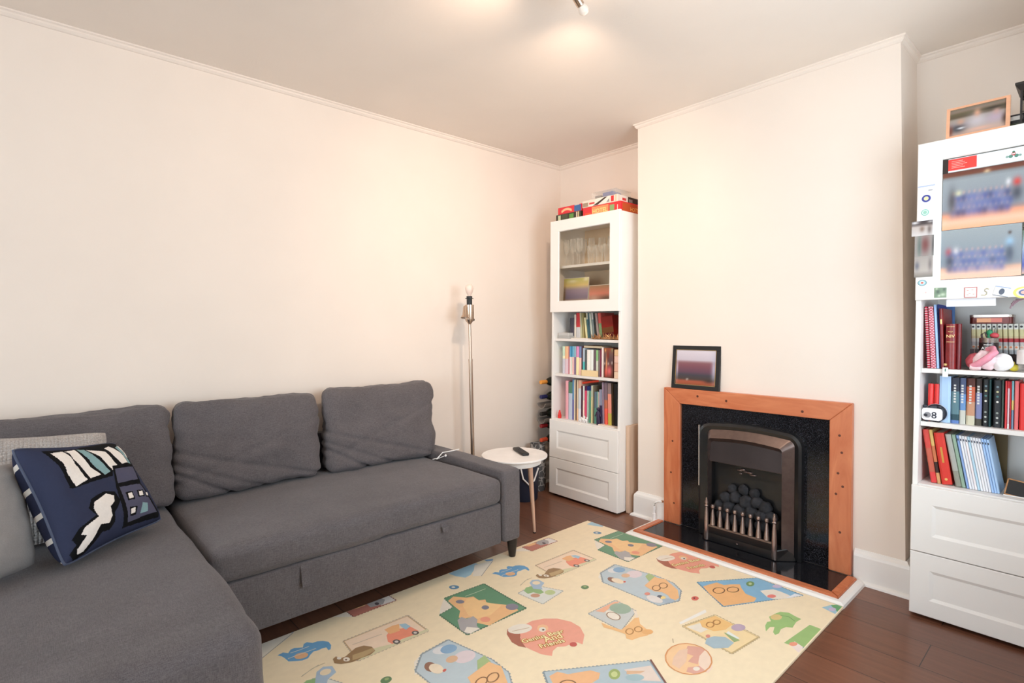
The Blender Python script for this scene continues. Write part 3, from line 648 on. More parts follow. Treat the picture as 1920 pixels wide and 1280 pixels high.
 ('r',(180,120,60),[1705,-1142,1708,-1149,1710,-1155,1710,-1162,1708,-1167,1705,-1171,1700,-1172,1695,-1172,1690,-1169,1685,-1164,1682,-1157,1680,-1150,1680,-1144,1682,-1138,1685,-1135,1690,-1133,1695,-1134,1700,-1137]),
 ('r',(180,120,60),[1719,-1105,1722,-1111,1724,-1117,1723,-1123,1721,-1129,1718,-1132,1713,-1134,1708,-1133,1703,-1131,1699,-1126,1696,-1120,1695,-1114,1695,-1108,1697,-1102,1700,-1098,1705,-1097,1710,-1097,1715,-1100]),
 ('p',(238,175,105),[1759,-1088,1761,-1095,1762,-1102,1760,-1110,1756,-1117,1751,-1122,1745,-1126,1739,-1127,1733,-1125,1728,-1121,1726,-1115,1725,-1108,1727,-1100,1731,-1092,1736,-1087,1742,-1083,1749,-1082,1754,-1084]),
]),
'tilt':(0,[
 ('s',(250,222,165),[1813,-969,1861,-792,2054,-819,2032,-1002]),
 ('l',(200,170,110),[1820,-964,1865,-803,2049,-825,2028,-996,1820,-964]),
 ('p',(243,232,215),[1828,-962,1861,-864,1895,-904,1887,-957]),
 ('p',(247,195,120),[1841,-885,1866,-803,1942,-808,1942,-868,1916,-911,1870,-916]),
 ('r',(180,120,60),[1894,-867,1896,-874,1897,-881,1897,-888,1895,-893,1891,-897,1887,-899,1882,-898,1877,-894,1874,-889,1871,-882,1870,-875,1871,-868,1873,-863,1876,-859,1881,-857,1886,-858,1890,-862]),
 ('r',(180,120,60),[1902,-832,1904,-838,1905,-845,1904,-851,1902,-856,1899,-860,1895,-861,1891,-860,1887,-857,1883,-852,1881,-846,1880,-840,1881,-833,1883,-828,1886,-825,1890,-823,1895,-824,1899,-827]),
 ('p',(190,165,185),[1988,-796,1991,-805,1991,-816,1988,-827,1983,-836,1977,-843,1969,-847,1962,-847,1955,-844,1950,-837,1947,-828,1947,-817,1949,-806,1954,-796,1961,-789,1969,-785,1977,-785,1983,-789]),
 ('p',(165,190,200),[1921,-977,1933,-943,1965,-916,2005,-928,2005,-975,1971,-1018,1934,-1012]),
 ('p',(150,175,115),[1947,-892,1965,-880,2013,-898,2003,-924]),
 ('p',(225,140,120),[1924,-953,1925,-957,1926,-962,1926,-966,1924,-969,1922,-971,1920,-972,1917,-971,1914,-969,1912,-966,1910,-962,1909,-958,1910,-953,1911,-950,1913,-948,1916,-947,1919,-948,1921,-950]),
 ('p',(235,240,235),[1954,-870,2007,-885,2003,-895,1955,-890]),
 ('p',(248,244,235),[1792,-954,1813,-785,1828,-802,1804,-964]),
]),
'dino':(0,[
 ('p',(152,192,112),[2053,-763,2034,-724,2028,-691,2036,-675,2017,-647,2023,-608,2032,-573,2060,-555,2092,-566,2112,-569,2107,-606,2109,-627,2113,-661,2094,-674,2086,-704,2093,-741,2087,-762,2074,-748,2063,-707,2051,-720]),
 ('p',(225,195,125),[2054,-611,2056,-620,2056,-629,2054,-639,2049,-647,2044,-653,2038,-656,2032,-656,2026,-652,2022,-645,2020,-637,2020,-627,2022,-617,2026,-609,2032,-603,2038,-600,2044,-600,2050,-604]),
 ('l',(90,140,70),[2044,-602,2072,-588,2101,-605]),
]),
'edge':(0,[
 ('p',(150,188,110),[2131,-791,2151,-589,2227,-589,2225,-782]),
 ('p',(245,225,215),[2147,-787,2155,-752,2208,-775,2200,-822]),
 ('p',(240,150,120),[2168,-762,2169,-767,2169,-773,2167,-779,2164,-785,2161,-789,2156,-791,2152,-791,2149,-789,2147,-785,2146,-780,2146,-774,2148,-768,2151,-762,2154,-758,2159,-756,2163,-756,2166,-758]),
 ('p',(90,140,170),[2210,-757,2211,-762,2210,-768,2209,-774,2207,-778,2203,-782,2200,-784,2196,-783,2193,-781,2191,-777,2190,-772,2190,-766,2192,-761,2194,-756,2197,-752,2201,-750,2205,-751,2208,-753]),
]),
'corner':(0,[
 ('p',(150,195,215),[2137,-409,2158,-352,2192,-375,2204,-430]),
 ('p',(80,160,100),[2156,-363,2176,-328,2207,-351,2219,-412,2196,-405]),
 ('p',(200,185,215),[2182,-383,2183,-389,2182,-396,2181,-402,2178,-407,2174,-411,2170,-413,2166,-413,2163,-410,2161,-406,2160,-400,2160,-393,2162,-387,2165,-381,2168,-377,2173,-375,2176,-376,2180,-378]),
]),
'circle':(0,[
 ('p',(250,205,150),[2007,-1101,2015,-1133,2015,-1165,2006,-1194,1990,-1217,1968,-1231,1942,-1235,1916,-1229,1892,-1211,1874,-1185,1863,-1153,1861,-1119,1870,-1087,1887,-1062,1911,-1047,1939,-1044,1966,-1053,1990,-1074]),
 ('p',(248,220,195),[1953,-1037,1993,-1071,2025,-1133,2027,-1166,1991,-1158,1958,-1109]),
 ('p',(228,165,145),[1897,-1072,1938,-1041,1954,-1050,1958,-1097,1979,-1147,1947,-1158,1943,-1113,1913,-1120]),
 ('p',(240,200,170),[1899,-1174,1890,-1119,1907,-1088,1943,-1162,1948,-1217,1918,-1214]),
 ('p',(228,168,148),[1964,-1188,1987,-1151,2020,-1162,1996,-1205,1973,-1213]),
 ('p',(243,232,215),[1996,-1164,1998,-1168,1998,-1173,1997,-1177,1995,-1182,1992,-1185,1989,-1186,1986,-1186,1983,-1185,1980,-1182,1979,-1178,1978,-1173,1979,-1169,1981,-1164,1984,-1161,1987,-1160,1991,-1160,1994,-1161]),
 ('r',(225,150,90),[2007,-1101,2015,-1133,2015,-1165,2006,-1194,1990,-1217,1968,-1231,1942,-1235,1916,-1229,1892,-1211,1874,-1185,1863,-1153,1861,-1119,1870,-1087,1887,-1062,1911,-1047,1939,-1044,1966,-1053,1990,-1074]),
]),
'bottom':(0,[
 ('s',(178,196,205),[1638,-1576,1853,-1251,2012,-1352,1777,-1663]),
 ('p',(246,185,130),[1670,-1577,1672,-1539,1706,-1522,1724,-1487,1745,-1449,1776,-1436,1793,-1464,1791,-1497,1818,-1516,1744,-1616]),
 ('p',(155,175,95),[1827,-1391,1832,-1400,1835,-1409,1835,-1418,1833,-1425,1828,-1430,1822,-1433,1814,-1431,1807,-1427,1800,-1420,1795,-1412,1792,-1402,1792,-1393,1794,-1385,1799,-1380,1805,-1378,1813,-1379,1821,-1384]),
 ('p',(205,215,140),[1821,-1398,1824,-1402,1825,-1408,1826,-1413,1824,-1417,1822,-1419,1818,-1421,1814,-1420,1810,-1418,1806,-1414,1803,-1409,1802,-1404,1802,-1399,1803,-1395,1806,-1392,1809,-1391,1813,-1391,1817,-1394]),
 ('r',(130,85,50),[1759,-1541,1762,-1548,1763,-1556,1762,-1564,1757,-1572,1751,-1579,1744,-1583,1736,-1585,1729,-1584,1723,-1580,1719,-1574,1718,-1566,1720,-1558,1724,-1549,1731,-1542,1738,-1538,1746,-1536,1753,-1537]),
 ('p',(235,215,200),[1821,-1361,1871,-1274,1943,-1321,1879,-1381]),
 ('p',(225,180,140),[1831,-1360,1875,-1313,1871,-1338,1842,-1375]),
 ('p',(160,190,195),[1892,-1346,1895,-1353,1894,-1362,1891,-1371,1885,-1380,1878,-1388,1869,-1394,1861,-1397,1855,-1396,1850,-1393,1847,-1386,1848,-1378,1851,-1368,1857,-1359,1864,-1350,1872,-1345,1880,-1342,1887,-1342]),
 ('p',(120,70,60),[1849,-1248,1853,-1243,1959,-1314,1955,-1319]),
]),
'dots':(1,[
 ('p',(80,130,165),[952,-1426,956,-1431,958,-1438,957,-1445,954,-1451,949,-1457,942,-1462,934,-1464,927,-1463,920,-1460,916,-1456,914,-1449,915,-1442,918,-1435,924,-1429,931,-1425,938,-1423,946,-1423]),
 ('p',(243,232,215),[940,-1439,942,-1441,943,-1444,942,-1446,941,-1449,939,-1451,937,-1453,934,-1453,931,-1453,928,-1452,926,-1450,926,-1448,926,-1445,927,-1442,929,-1440,932,-1439,935,-1438,937,-1438]),
 ('p',(90,125,80),[1356,-991,1359,-997,1361,-1003,1360,-1010,1358,-1016,1354,-1021,1348,-1023,1342,-1024,1336,-1022,1331,-1018,1328,-1012,1326,-1005,1327,-998,1329,-992,1334,-987,1339,-985,1345,-985,1351,-987]),
 ('p',(150,175,110),[1345,-995,1347,-997,1347,-1000,1347,-1003,1346,-1005,1344,-1007,1342,-1008,1340,-1008,1337,-1007,1335,-1006,1334,-1003,1333,-1001,1334,-998,1335,-996,1336,-994,1339,-993,1341,-992,1343,-993]),
]),
'dots2':(0,[
 ('p',(215,95,80),[1747,-718,1749,-725,1750,-732,1750,-739,1747,-745,1743,-749,1739,-751,1733,-750,1729,-747,1725,-742,1722,-735,1721,-728,1722,-721,1724,-715,1728,-711,1733,-709,1738,-710,1743,-713]),
 ('p',(90,40,40),[1735,-727,1736,-729,1737,-731,1737,-733,1736,-735,1735,-736,1734,-737,1732,-736,1731,-735,1729,-733,1728,-731,1728,-729,1728,-727,1729,-725,1730,-724,1731,-723,1733,-724,1734,-725]),
 ('l',(190,165,125),[1834,-1072,1851,-1095]),
]),
}
MX0, MX1, MY0, MY1 = .80, 2.196, -2.62, -.336
TX, TY = .033, .992
def clip(poly):
    for ax, lim, sg in ((0, MX0+.004, 1), (0, MX1-.004, -1), (1, MY0+.004, 1), (1, MY1-.004, -1)):
        out = []
        for i in range(len(poly)):
            a, c = poly[i-1], poly[i]; ia = (a[ax]-lim)*sg >= 0; ic = (c[ax]-lim)*sg >= 0
            if ia != ic:
                t = (lim-a[ax])/(c[ax]-a[ax]); out.append((a[0]+t*(c[0]-a[0]), a[1]+t*(c[1]-a[1])))
            if ic: out.append(c)
        poly = out
        if len(poly) < 3: return []
    return poly
mb = MB(); mb.col = (250, 232, 198)
mb.box(MX0, MX1, MY0, MY1, .0005, .0125, bev=.003, col=(250, 232, 198))
ZL = [.0127]
def put(pts, col, dz=.00008):
    q = clip(pts)
    if len(q) >= 3:
        q2 = [q[0]]
        for p in q[1:]:
            if (p[0]-q2[-1][0])**2+(p[1]-q2[-1][1])**2 > 1e-7: q2.append(p)
        if len(q2) >= 3:
            mb.poly([(x, y, ZL[0]) for x, y in q2], 0, col)
    ZL[0] += dz
def zigzag(pts, tooth=.014, d=.0045):
    out = []; n = len(pts)
    ar = sum(pts[i-1][0]*pts[i][1]-pts[i][0]*pts[i-1][1] for i in range(n)); sg = 1 if ar > 0 else -1
    for i in range(n):
        a, c = pts[i], pts[(i+1) % n]; L = math.hypot(c[0]-a[0], c[1]-a[1]); k = max(1, int(L/tooth)); nx, ny = (c[1]-a[1])/L*sg, -(c[0]-a[0])/L*sg
        for j in range(k):
            t = j/k; out.append((a[0]+t*(c[0]-a[0]), a[1]+t*(c[1]-a[1])))
            t = (j+.5)/k; out.append((a[0]+t*(c[0]-a[0])+nx*d, a[1]+t*(c[1]-a[1])+ny*d))
    return out
def strip(pts, w):
    for a, c in zip(pts, pts[1:]):
        L = math.hypot(c[0]-a[0], c[1]-a[1])
        if L < 1e-5: continue
        nx, ny = (c[1]-a[1])/L*w/2, -(c[0]-a[0])/L*w/2
        yield [(a[0]+nx, a[1]+ny), (c[0]+nx, c[1]+ny), (c[0]-nx, c[1]-ny), (a[0]-nx, a[1]-ny)]
def motif(name, dx, dy):
    fade = lambda c: tuple(int(v+(250-v)*.13) for v in c)
    z0 = ZL[0] = .0127
    for kind, col, fl in MATART[name][1]:
        col = fade(col)
        pts = [(fl[i]/1000+dx, fl[i+1]/1000+dy) for i in range(0, len(fl), 2)]
        if kind == 'p': put(pts, col)
        elif kind == 's':
            dk = tuple(int(v*.78) for v in col); put(zigzag(pts), dk); cx = sum(p[0] for p in pts)/len(pts); cy = sum(p[1] for p in pts)/len(pts)
            put([(cx+(x-cx)*.975, cy+(y-cy)*.975) for x, y in pts], col)
        elif kind == 'l':
            for q in strip(pts, .0035): put(q, col, 0)
            ZL[0] += .00008
        elif kind == 'r':
            for q in strip(pts+[pts[0]], .005): put(q, col, 0)
            ZL[0] += .00008
    if name == 'logo':
        for body, (ax, ay), (ex, ey) in (('Genius Bear', (1471, -1513), (1542, -1299)), ('And', (1523, -1444), (1548, -1369)), ('Friends', (1539, -1486), (1584, -1353))):
            ang = atan2(ey-ay, ex-ax); L = math.hypot(ex-ax, ey-ay)/1000
            x0, y0 = ax/1000+dx, ay/1000+dy
            if not (MX0+.02 < x0 < MX1-.02 and MY0+.02 < y0 < MY1-.15): continue
            n = len(body)
            for dzz, cc, bo in ((0, (206, 128, 56), .0030), (.00025, (252, 240, 186), .0006)):
                text_faces(mb, body, tr(x0, y0, ZL[0]+dzz) @ rot('Z', ang), L/n*1.75, 0, cc, bold=bo)
            ZL[0] += .0001
for k, (tile, items) in MATART.items():
    for s_ in ((-1, 0, 1) if tile else (0,)): motif(k, TX*s_, TY*s_)
M['mat_print'] = print_mat('foam_mat_print', .38, .45)
tag(mb.out('play_mat', 'mat_print'), 'cream foam play mat printed with stamps and postcards, on the floor', 'mat')

# ------------------------------------------------------------------ side table
tb = thing('side_table', 'round white tray side table with three pale wooden legs, beside the sofa arm', 'table', (.585, -.745, 0))
b = MB(); b.lathe([(.188, .438), (.1945, .441), (.195, .448), (.193, .4505), (.0, .4505)], 64, caps=False); b.lathe([(0, .438), (.188, .438)], 64, caps=False); b.out('table_top', 'white', tb, smooth=True)
b = MB(); b.lathe([(.150, .400), (.158, .404), (.162, .437), (.150, .437), (.146, .406), (0.0, .404)], 48, caps=False); b.lathe([(0, .400), (.150, .400)], 48, caps=False); b.out('tray', 'white', tb, smooth=True)
for k in range(3):
    a = radians(22+120*k); b = MB(); p0 = Vector((.128*cos(a), .128*sin(a), .425)); p1 = Vector((.150*cos(a), .150*sin(a), .006))
    if k == 0: p0 = Vector((.118, .012, .425)); p1 = Vector((.112, .052, .006))
    b.tube([p1, p1.lerp(p0, .5), p0], [.0085, .012, .0155], 16); lg = b.out('leg', 'beech', tb, smooth=True)
    MB().lathe([(.009, 0), (.009, .006)], 14, mx=tr(p1.x, p1.y, 0)).out('foot_pad', 'black', lg)
rc = MB(); a_ = Vector((.499, -.655)); ang = atan2(-.727+.655, .668-.499)
rc.box(0, .178, -.022, .022, .0, .017, bev=.007, seg=3)
for i in range(5):
    for j in range(3): rc.lathe([(.0042, .0165), (.0038, .0188)], 10, m=1, mx=tr(.04+i*.022, -.012+j*.012, 0))
rc_o = thing('remote_control', 'black remote control lying on the white side table', 'remote', (a_.x, a_.y, .4508), ang)
rc.out('body', ['black', mat('rubber_button', (60, 58, 60), .6)], rc_o, smooth=True)

# bucket behind the table, patterned planter by the cabinet
bk = thing('storage_bucket', 'dark navy bucket with white strap handle on the floor behind the side table', 'bucket', (.20, -.30, 0))
b = MB(); b.lathe([(.085, 0), (.090, .01), (.105, .25), (.101, .25), (.086, .012), (0, .012)], 32, caps=False); b.lathe([(0, 0), (.085, 0)], 32, caps=False); b.out('body', 'darkblue', bk, smooth=True)
b = MB(); b.tube([(.055, -.085, .235), (.075, -.085, .17), (.098, -.055, .13), (.105, -.01, .15), (.102, .035, .23)], .0055, 8); b.out('handle', 'white', bk, smooth=True)
def vase_mat():
    m = mat('patterned_pottery', (112, 108, 106), .7); nt = m.node_tree; N = nt.nodes; L = nt.links; b = N['Principled BSDF']
    tc = N.new('ShaderNodeTexCoord'); v = N.new('ShaderNodeTexVoronoi'); v.feature = 'DISTANCE_TO_EDGE'; v.inputs['Scale'].default_value = 24
    L.new(tc.outputs['Object'], v.inputs['Vector']); cr = N.new('ShaderNodeValToRGB'); e = cr.color_ramp.elements; e[0].position = .04; e[1].position = .09
    e[0].color = lin((172, 166, 162)); e[1].color = lin((88, 86, 86)); L.new(v.outputs['Distance'], cr.inputs[0]); L.new(cr.outputs[0], b.inputs['Base Color']); return m
b = MB(); b.lathe([(.05, 0), (.058, .01), (.062, .18), (.056, .33), (.058, .345), (.051, .345), (.05, .33), (.054, .18), (.05, .02), (0, .02)], 36, caps=False); b.lathe([(0, 0), (.05, 0)], 36, caps=False)
tag(b.out('floor_vase', vase_mat(), smooth=True, loc=(.115, -.085, 0)), 'tall grey patterned vase standing on the floor beside the left cabinet', 'vase')

# wine rack in the corner
rk = thing('wine_rack', 'tall narrow dark wine rack squeezed between wall and left cabinet', 'rack', (.15, .115, 0))
b = MB(); b.box(-.045, .06, .06, .07, 0, .84, bev=.003).box(-.06, .06, -.03, .07, 0, .015, bev=.003).box(.048, .06, -.045, .07, 0, .84)
b.out('frame', 'black_wood', rk)
for z in (.640, .528):
    b = MB(); pr = [(.040*cos(a), .040*sin(a)) for a in [pi+pi*i/10 for i in range(11)]]+[(.036*cos(a), .036*sin(a)) for a in [2*pi-pi*i/10 for i in range(11)]]
    b.prism(pr, -.02, .16, mx=tr(-.022, -.155, z) @ rot('X', -pi/2) @ rot('Z', pi) )
    b.out('cradle', mat('grey_metal', (142, 134, 128), .5, .3), rk)
for z, c, d in ((.795, (236, 160, 70), 'orange capped'), (.686, (40, 42, 92), 'navy capped'), (.560, (38, 34, 32), 'black capped'), (.470, (140, 28, 34), 'dark red capped'), (.366, (226, 92, 60), 'bright red capped')):
    bt = thing('wine_bottle', d+' wine bottle lying in the narrow rack beside the left cabinet', 'bottle', (.128, .04, z), group='wine bottles in the corner rack')
    mxb = rot('X', pi/2)
    b = MB(); b.lathe([(.0, -.15), (.034, -.148), (.034, .0), (.028, .02), (.0145, .045), (.0140, .05)], 20, caps=False, mx=mxb); b.out('body', mat('dark_bottle_glass', (26, 32, 24), .15), bt, smooth=True)
    b = MB(); b.lathe([(.0150, .045), (.0152, .10), (.0140, .104), (0, .104)], 20, caps=False, mx=mxb); b.out('foil_cap', mat('foil', c, .35, .2), bt, smooth=True)
b = MB(); b.box(.055, .235, .196, .214, .002, 1.83, bev=.002)
tag(b.out('tall_board', mat('beige_board', (198, 178, 160), .7)), 'tall thin beige board standing on end behind the left cabinet', 'board')
b = MB(); b.box(.862, .888, -.030, .24, .002, .566, bev=.003)
tag(b.out('wooden_board', 'board'), 'pale wooden board on edge between left cabinet and chimney breast', 'board')

# ------------------------------------------------------------------ floor lamp
lp = thing('floor_lamp', 'brushed steel floor lamp without a shade behind the sofa arm', 'lamp', (.185, -.752, 0))
b = MB(); b.lathe([(0, 0), (.128, 0), (.130, .006), (.124, .016), (.02, .024), (.012, .03)], 48, caps=False); b.out('base', 'steel', lp, smooth=True)
lean = Vector((0, -.018, 0))
def lpz(z): return Vector((0, .012, z))+lean*z
b = MB(); b.tube([lpz(.02), lpz(.99)], .0128, 18); b.tube([lpz(.985), lpz(1.0)], .0135, 18); b.tube([lpz(.99), lpz(1.235)], .0092, 18); b.out('pole', 'steel', lp, smooth=True)
q = lpz(1.27)
b = MB(); b.lathe([(.008, 1.222), (.012, 1.228), (.026, 1.246), (.0285, 1.256), (.0285, 1.347), (.024, 1.347), (.024, 1.33), (0, 1.33)], 32, caps=False, mx=tr(q.x, q.y, 0)); hd = b.out('lamp_head', 'steel', lp, smooth=True)
b = MB(); b.tube([q+Vector((.0, .026, -.018)), q+Vector((0, .036, -.018))], .008, 12); b.out('switch', 'black', hd, smooth=True)
b = MB(); b.lathe([(.0175, 1.335), (.0175, 1.385), (.027, 1.386), (.027, 1.389), (.0185, 1.390), (.0185, 1.402), (0, 1.402)], 24, caps=False, mx=tr(q.x, q.y, 0)); b.out('bulb_holder', 'black', lp, smooth=True)
b = MB(); pf = [(.011, 1.400), (.013, 1.412), (.020, 1.424), (.0255, 1.440), (.0265, 1.452), (.0235, 1.466), (.015, 1.476), (0, 1.480)]; b.lathe(pf, 24, caps=False, mx=tr(q.x, q.y, 0))
b.out('light_bulb', mat('frosted_bulb', (236, 214, 202), .25, spec=.6), lp, smooth=True)
b = MB(); mh = tr(q.x, q.y, 0) @ tr(.012, -.046, 1.272) @ rot('Y', radians(-10)) @ rot('X', radians(-12))
b.lathe([(.0, .068), (.012, .068), (.014, .062), (.017, .01), (.024, -.004), (.026, -.010), (.024, -.010), (.015, .01), (0, .012)], 24, caps=False, mx=mh); b.tube([q+Vector((0, -.024, .03)), q+Vector((.008, -.040, .03))], .006, 10)
b.tube([q+Vector((0, -.020, .02)), q+Vector((.010, -.048, .045))], .005, 10); b.out('reading_light', 'steel', lp, smooth=True)

# ------------------------------------------------------------------ fireplace
fp = thing('fireplace_surround', 'orange pine fireplace surround with black granite back panel on the chimney breast', 'fireplace', (1.64, 0, 0))
def FB(): return MB()
def fo(b, name, m, par=fp, smooth=False):
    o = b.out(name, m, smooth=smooth); o.parent = par
    if par is fp: o.matrix_parent_inverse = Matrix.Translation((-1.64, 0, 0))
    else: o.matrix_parent_inverse = Matrix.Identity(4)
    return o

def knots(b, pts, r=.006):
    for x, z in pts: b.lathe([(r, -.0325), (0, -.0330)], 10, m=1, caps=False, mx=tr(x, 0, z) @ rot('X', -pi/2))
PX0, PX1, PI0, PI1, PT, PIT = 1.140, 2.136, 1.247, 2.041, .836, .747
b = MB(); b.hexa([(PX0, -.032, .026), (PI0, -.032, .026), (PI0, 0, .026), (PX0, 0, .026), (PX0, -.032, PT), (PI0, -.032, PIT), (PI0, 0, PIT), (PX0, 0, PT)], bev=.004); knots(b, ((1.20, .52), (1.19, .33), (1.21, .15))); fo(b, 'jamb', ['pine', 'knot'])
b = MB(); b.hexa([(PI1, -.032, .026), (PX1, -.032, .026), (PX1, 0, .026), (PI1, 0, .026), (PI1, -.032, PIT), (PX1, -.032, PT), (PX1, 0, PT), (PI1, 0, PIT)], bev=.004); knots(b, ((2.085, .68), (2.095, .60), (2.08, .50), (2.10, .44), (2.072, .40), (2.09, .22))); fo(b, 'jamb', ['pine', 'knot'])
b = MB(); b.hexa([(PI0, -.032, PIT), (PI1, -.032, PIT), (PI1, 0, PIT), (PI0, 0, PIT), (PX0, -.032, PT), (PX1, -.032, PT), (PX1, 0, PT), (PX0, 0, PT)], bev=.004); knots(b, ((1.36, .80), (1.92, .775), (1.53, .79)), .007); hdr = fo(b, 'header', ['pine_h', 'knot'])
b = MB(); b.box(PI0+.0, PI1, -.012, -.001, .026, PIT); fo(b, 'back_panel', 'granite')
ht = thing('hearth', 'low black granite hearth slab edged with orange pine in front of the fire', 'hearth', (1.64, -.15, 0))
def hp(b, n_, m):
    o = b.out(n_, m, ht); o.matrix_parent_inverse = Matrix.Translation((-1.64, .15, 0)); return o
b = MB(); b.box(1.145, 2.125, -.262, -.038, .002, .0245); hp(b, 'granite_slab', 'granite')
b = MB(); b.prism([(1.106, -.301), (2.165, -.301), (2.125, -.262), (1.145, -.262)], .0, .030, bev=.004); hp(b, 'front_edging', 'pine_h')
b = MB(); b.prism([(1.106, -.301), (1.145, -.262), (1.145, -.038), (1.106, -.038)], .0, .030, bev=.004); hp(b, 'side_edging', 'pine')
b = MB(); b.prism([(2.125, -.262), (2.165, -.301), (2.165, -.038), (2.125, -.038)], .0, .030, bev=.004); hp(b, 'side_edging', 'pine')
b = MB(); b.box(1.247, 2.041, -.038, -.012, .002, .0243); hp(b, 'rear_slab', 'granite')

gf = thing('gas_fire', 'black inset coal effect gas fire with polished frame and small fret bars', 'fire', (1.65, -.012, .0245))
def gp(b, n_, m, par=None, smooth=False):
    o = b.out(n_, m, par or gf, smooth=smooth)
    if par is None: o.matrix_parent_inverse = Matrix.Translation((-1.65, .012, -.0245))
    return o
def arch(x0, x1, z0, z1, r, rise=.012, n=7):
    """outline of a rounded tombstone panel, ccw"""
    p = [(x0, z0), (x1, z0)]
    for i in range(n+1): a = pi/2*i/n; p.append((x1-r+r*cos(a), z1-r+r*sin(a)))
    for i in range(1, 6): t = i/6; p.append((x1-r+(x0+r-x1+r)*t, z1+rise*sin(pi*t)))
    for i in range(n+1): a = pi/2+pi/2*i/n; p.append((x0+r+r*cos(a), z1-r+r*sin(a)))
    return p
def ring(b, out, inn, y0, y1, m=0):
    """band between two outlines with the same count, front at y0(out) / y1(inn)"""
    A = [b.bm.verts.new((x, y0, z)) for x, z in out]; B = [b.bm.verts.new((x, y1, z)) for x, z in inn]; n_ = len(A)
    for i in range(1, n_):
        f = b.bm.faces.new((A[i], A[(i+1) % n_], B[(i+1) % n_], B[i])); f.material_index = m
O0 = arch(1.378, 1.925, .026, .660, .07); O1 = arch(1.392, 1.912, .026, .646, .06); O2 = arch(1.432, 1.893, .040, .628, .035)
O3 = arch(1.452, 1.845, .050, .585, .02); O4 = arch(1.462, 1.836, .060, .56, .015)
b = MB(); ring(b, [(x, z) for x, z in O0], O0, -.012, -.050); ring(b, O0, O1, -.050, -.056); ring(b, O1, O2, -.056, -.050); gp(b, 'outer_frame', 'cast', smooth=True)
b = MB(); ring(b, O2, O3, -.052, -.085); ring(b, O3, O4, -.085, -.060)
gp(b, 'inner_frame', 'dark_steel', smooth=False)
# canopy hood and firebox
b = MB(); b.hexa([(1.455, -.078, .455), (1.842, -.078, .455), (1.836, -.030, .455), (1.462, -.030, .455), (1.458, -.062, .585), (1.838, -.062, .585), (1.836, -.030, .585), (1.462, -.030, .585)], bev=.004); gp(b, 'hood', mat('satin_black_metal', (74, 66, 66), .32, .6, vary=.1))
b = MB(); b.box(1.455, 1.842, -.022, -.014, .05, .58); b.box(1.452, 1.460, -.062, -.014, .05, .58); b.box(1.838, 1.846, -.062, -.014, .05, .58); b.box(1.455, 1.842, -.10, -.014, .04, .062); gp(b, 'firebox', 'cast')
random.seed(4); 
for k, (x, z, y, r) in enumerate([(1.54, .26, -.045, .034), (1.59, .275, -.04, .034), (1.65, .262, -.042, .038), (1.705, .272, -.04, .033), (1.75, .255, -.045, .034), (1.505, .215, -.055, .03), (1.56, .215, -.058, .034), (1.62, .21, -.06, .036), (1.68, .215, -.058, .034), (1.735, .21, -.06, .034), (1.785, .215, -.052, .03), (1.53, .165, -.064, .032), (1.60, .16, -.066, .034), (1.67, .165, -.064, .034), (1.74, .16, -.066, .034), (1.57, .315, -.036, .026), (1.63, .32, -.036, .028), (1.69, .315, -.036, .026)]):
    b = MB(); q_ = bmesh.ops.create_icosphere(b.bm, subdivisions=3, radius=r)
    for v in q_['verts']: v.co = Vector((x, y, z))+v.co*(1+.22*noise.noise(v.co*45+Vector((k*3, 0, 0)))) ; v.co.y = min(v.co.y, -.016)
    gp(b, 'coal', 'coal', smooth=True)
# fret: base box, rail, nine balusters, two posts
b = MB(); b.hexa([(1.440, -.118, .026), (1.835, -.118, .026), (1.905, -.052, .026), (1.405, -.052, .026), (1.445, -.112, .075), (1.832, -.112, .075), (1.880, -.054, .085), (1.420, -.054, .085)], bev=.003)
b.box(1.452, 1.828, -.116, -.105, .068, .105, bev=.003); gp(b, 'ash_cover', 'cast')
b = MB(); b.box(1.452, 1.828, -.120, -.108, .104, .114, bev=.002); gp(b, 'fret_rail', mat('worn_brass_rail', (150, 134, 122), .35, .8))
for i in range(8):
    x = 1.497+i*(1.785-1.497)/7; b = MB()
    b.lathe([(.012, .114), (.0150, .118), (.0140, .132), (.0105, .165), (.0060, .198), (.0055, .203), (.0095, .208), (.0115, .217), (.0095, .227), (0, .231)], 14, caps=False, mx=tr(x, -.113, 0)); gp(b, 'baluster', 'bright_steel', smooth=True)
for x in (1.462, 1.823):
    b = MB(); b.lathe([(.012, .03), (.014, .05), (.013, .12), (.010, .18), (.007, .21), (.011, .216), (.007, .222), (.010, .236), (.005, .250), (.006, .256), (0, .262)], 14, caps=False, mx=tr(x, -.116, 0)); gp(b, 'post', 'bright_steel', smooth=True)
b = MB(); b.sphere((1.635, -.120, .052), .006); gp(b, 'knob', 'dark_steel', smooth=True)
b = MB()
for dx, dz, r, w_ in ((-.030, .005, .010, 1.8), (-.012, .012, .011, 1.5), (.004, .002, .009, 1.6), (.022, .002, .010, 1.9), (.042, -.008, .009, 2.2), (-.024, -.012, .006, 1.5)): b.sphere((1.632+dx, -.024, .415+dz), r, sc=(w_, .5, .7), u=12, v=8)
gp(b, 'ornament', 'dark_steel', smooth=True)
b = MB(); b.box(1.384, 1.390, -.066, -.050, .30, .645, bev=.002); gp(b, 'control_rod', mat('polished_rod', (214, 204, 196), .2, .9))

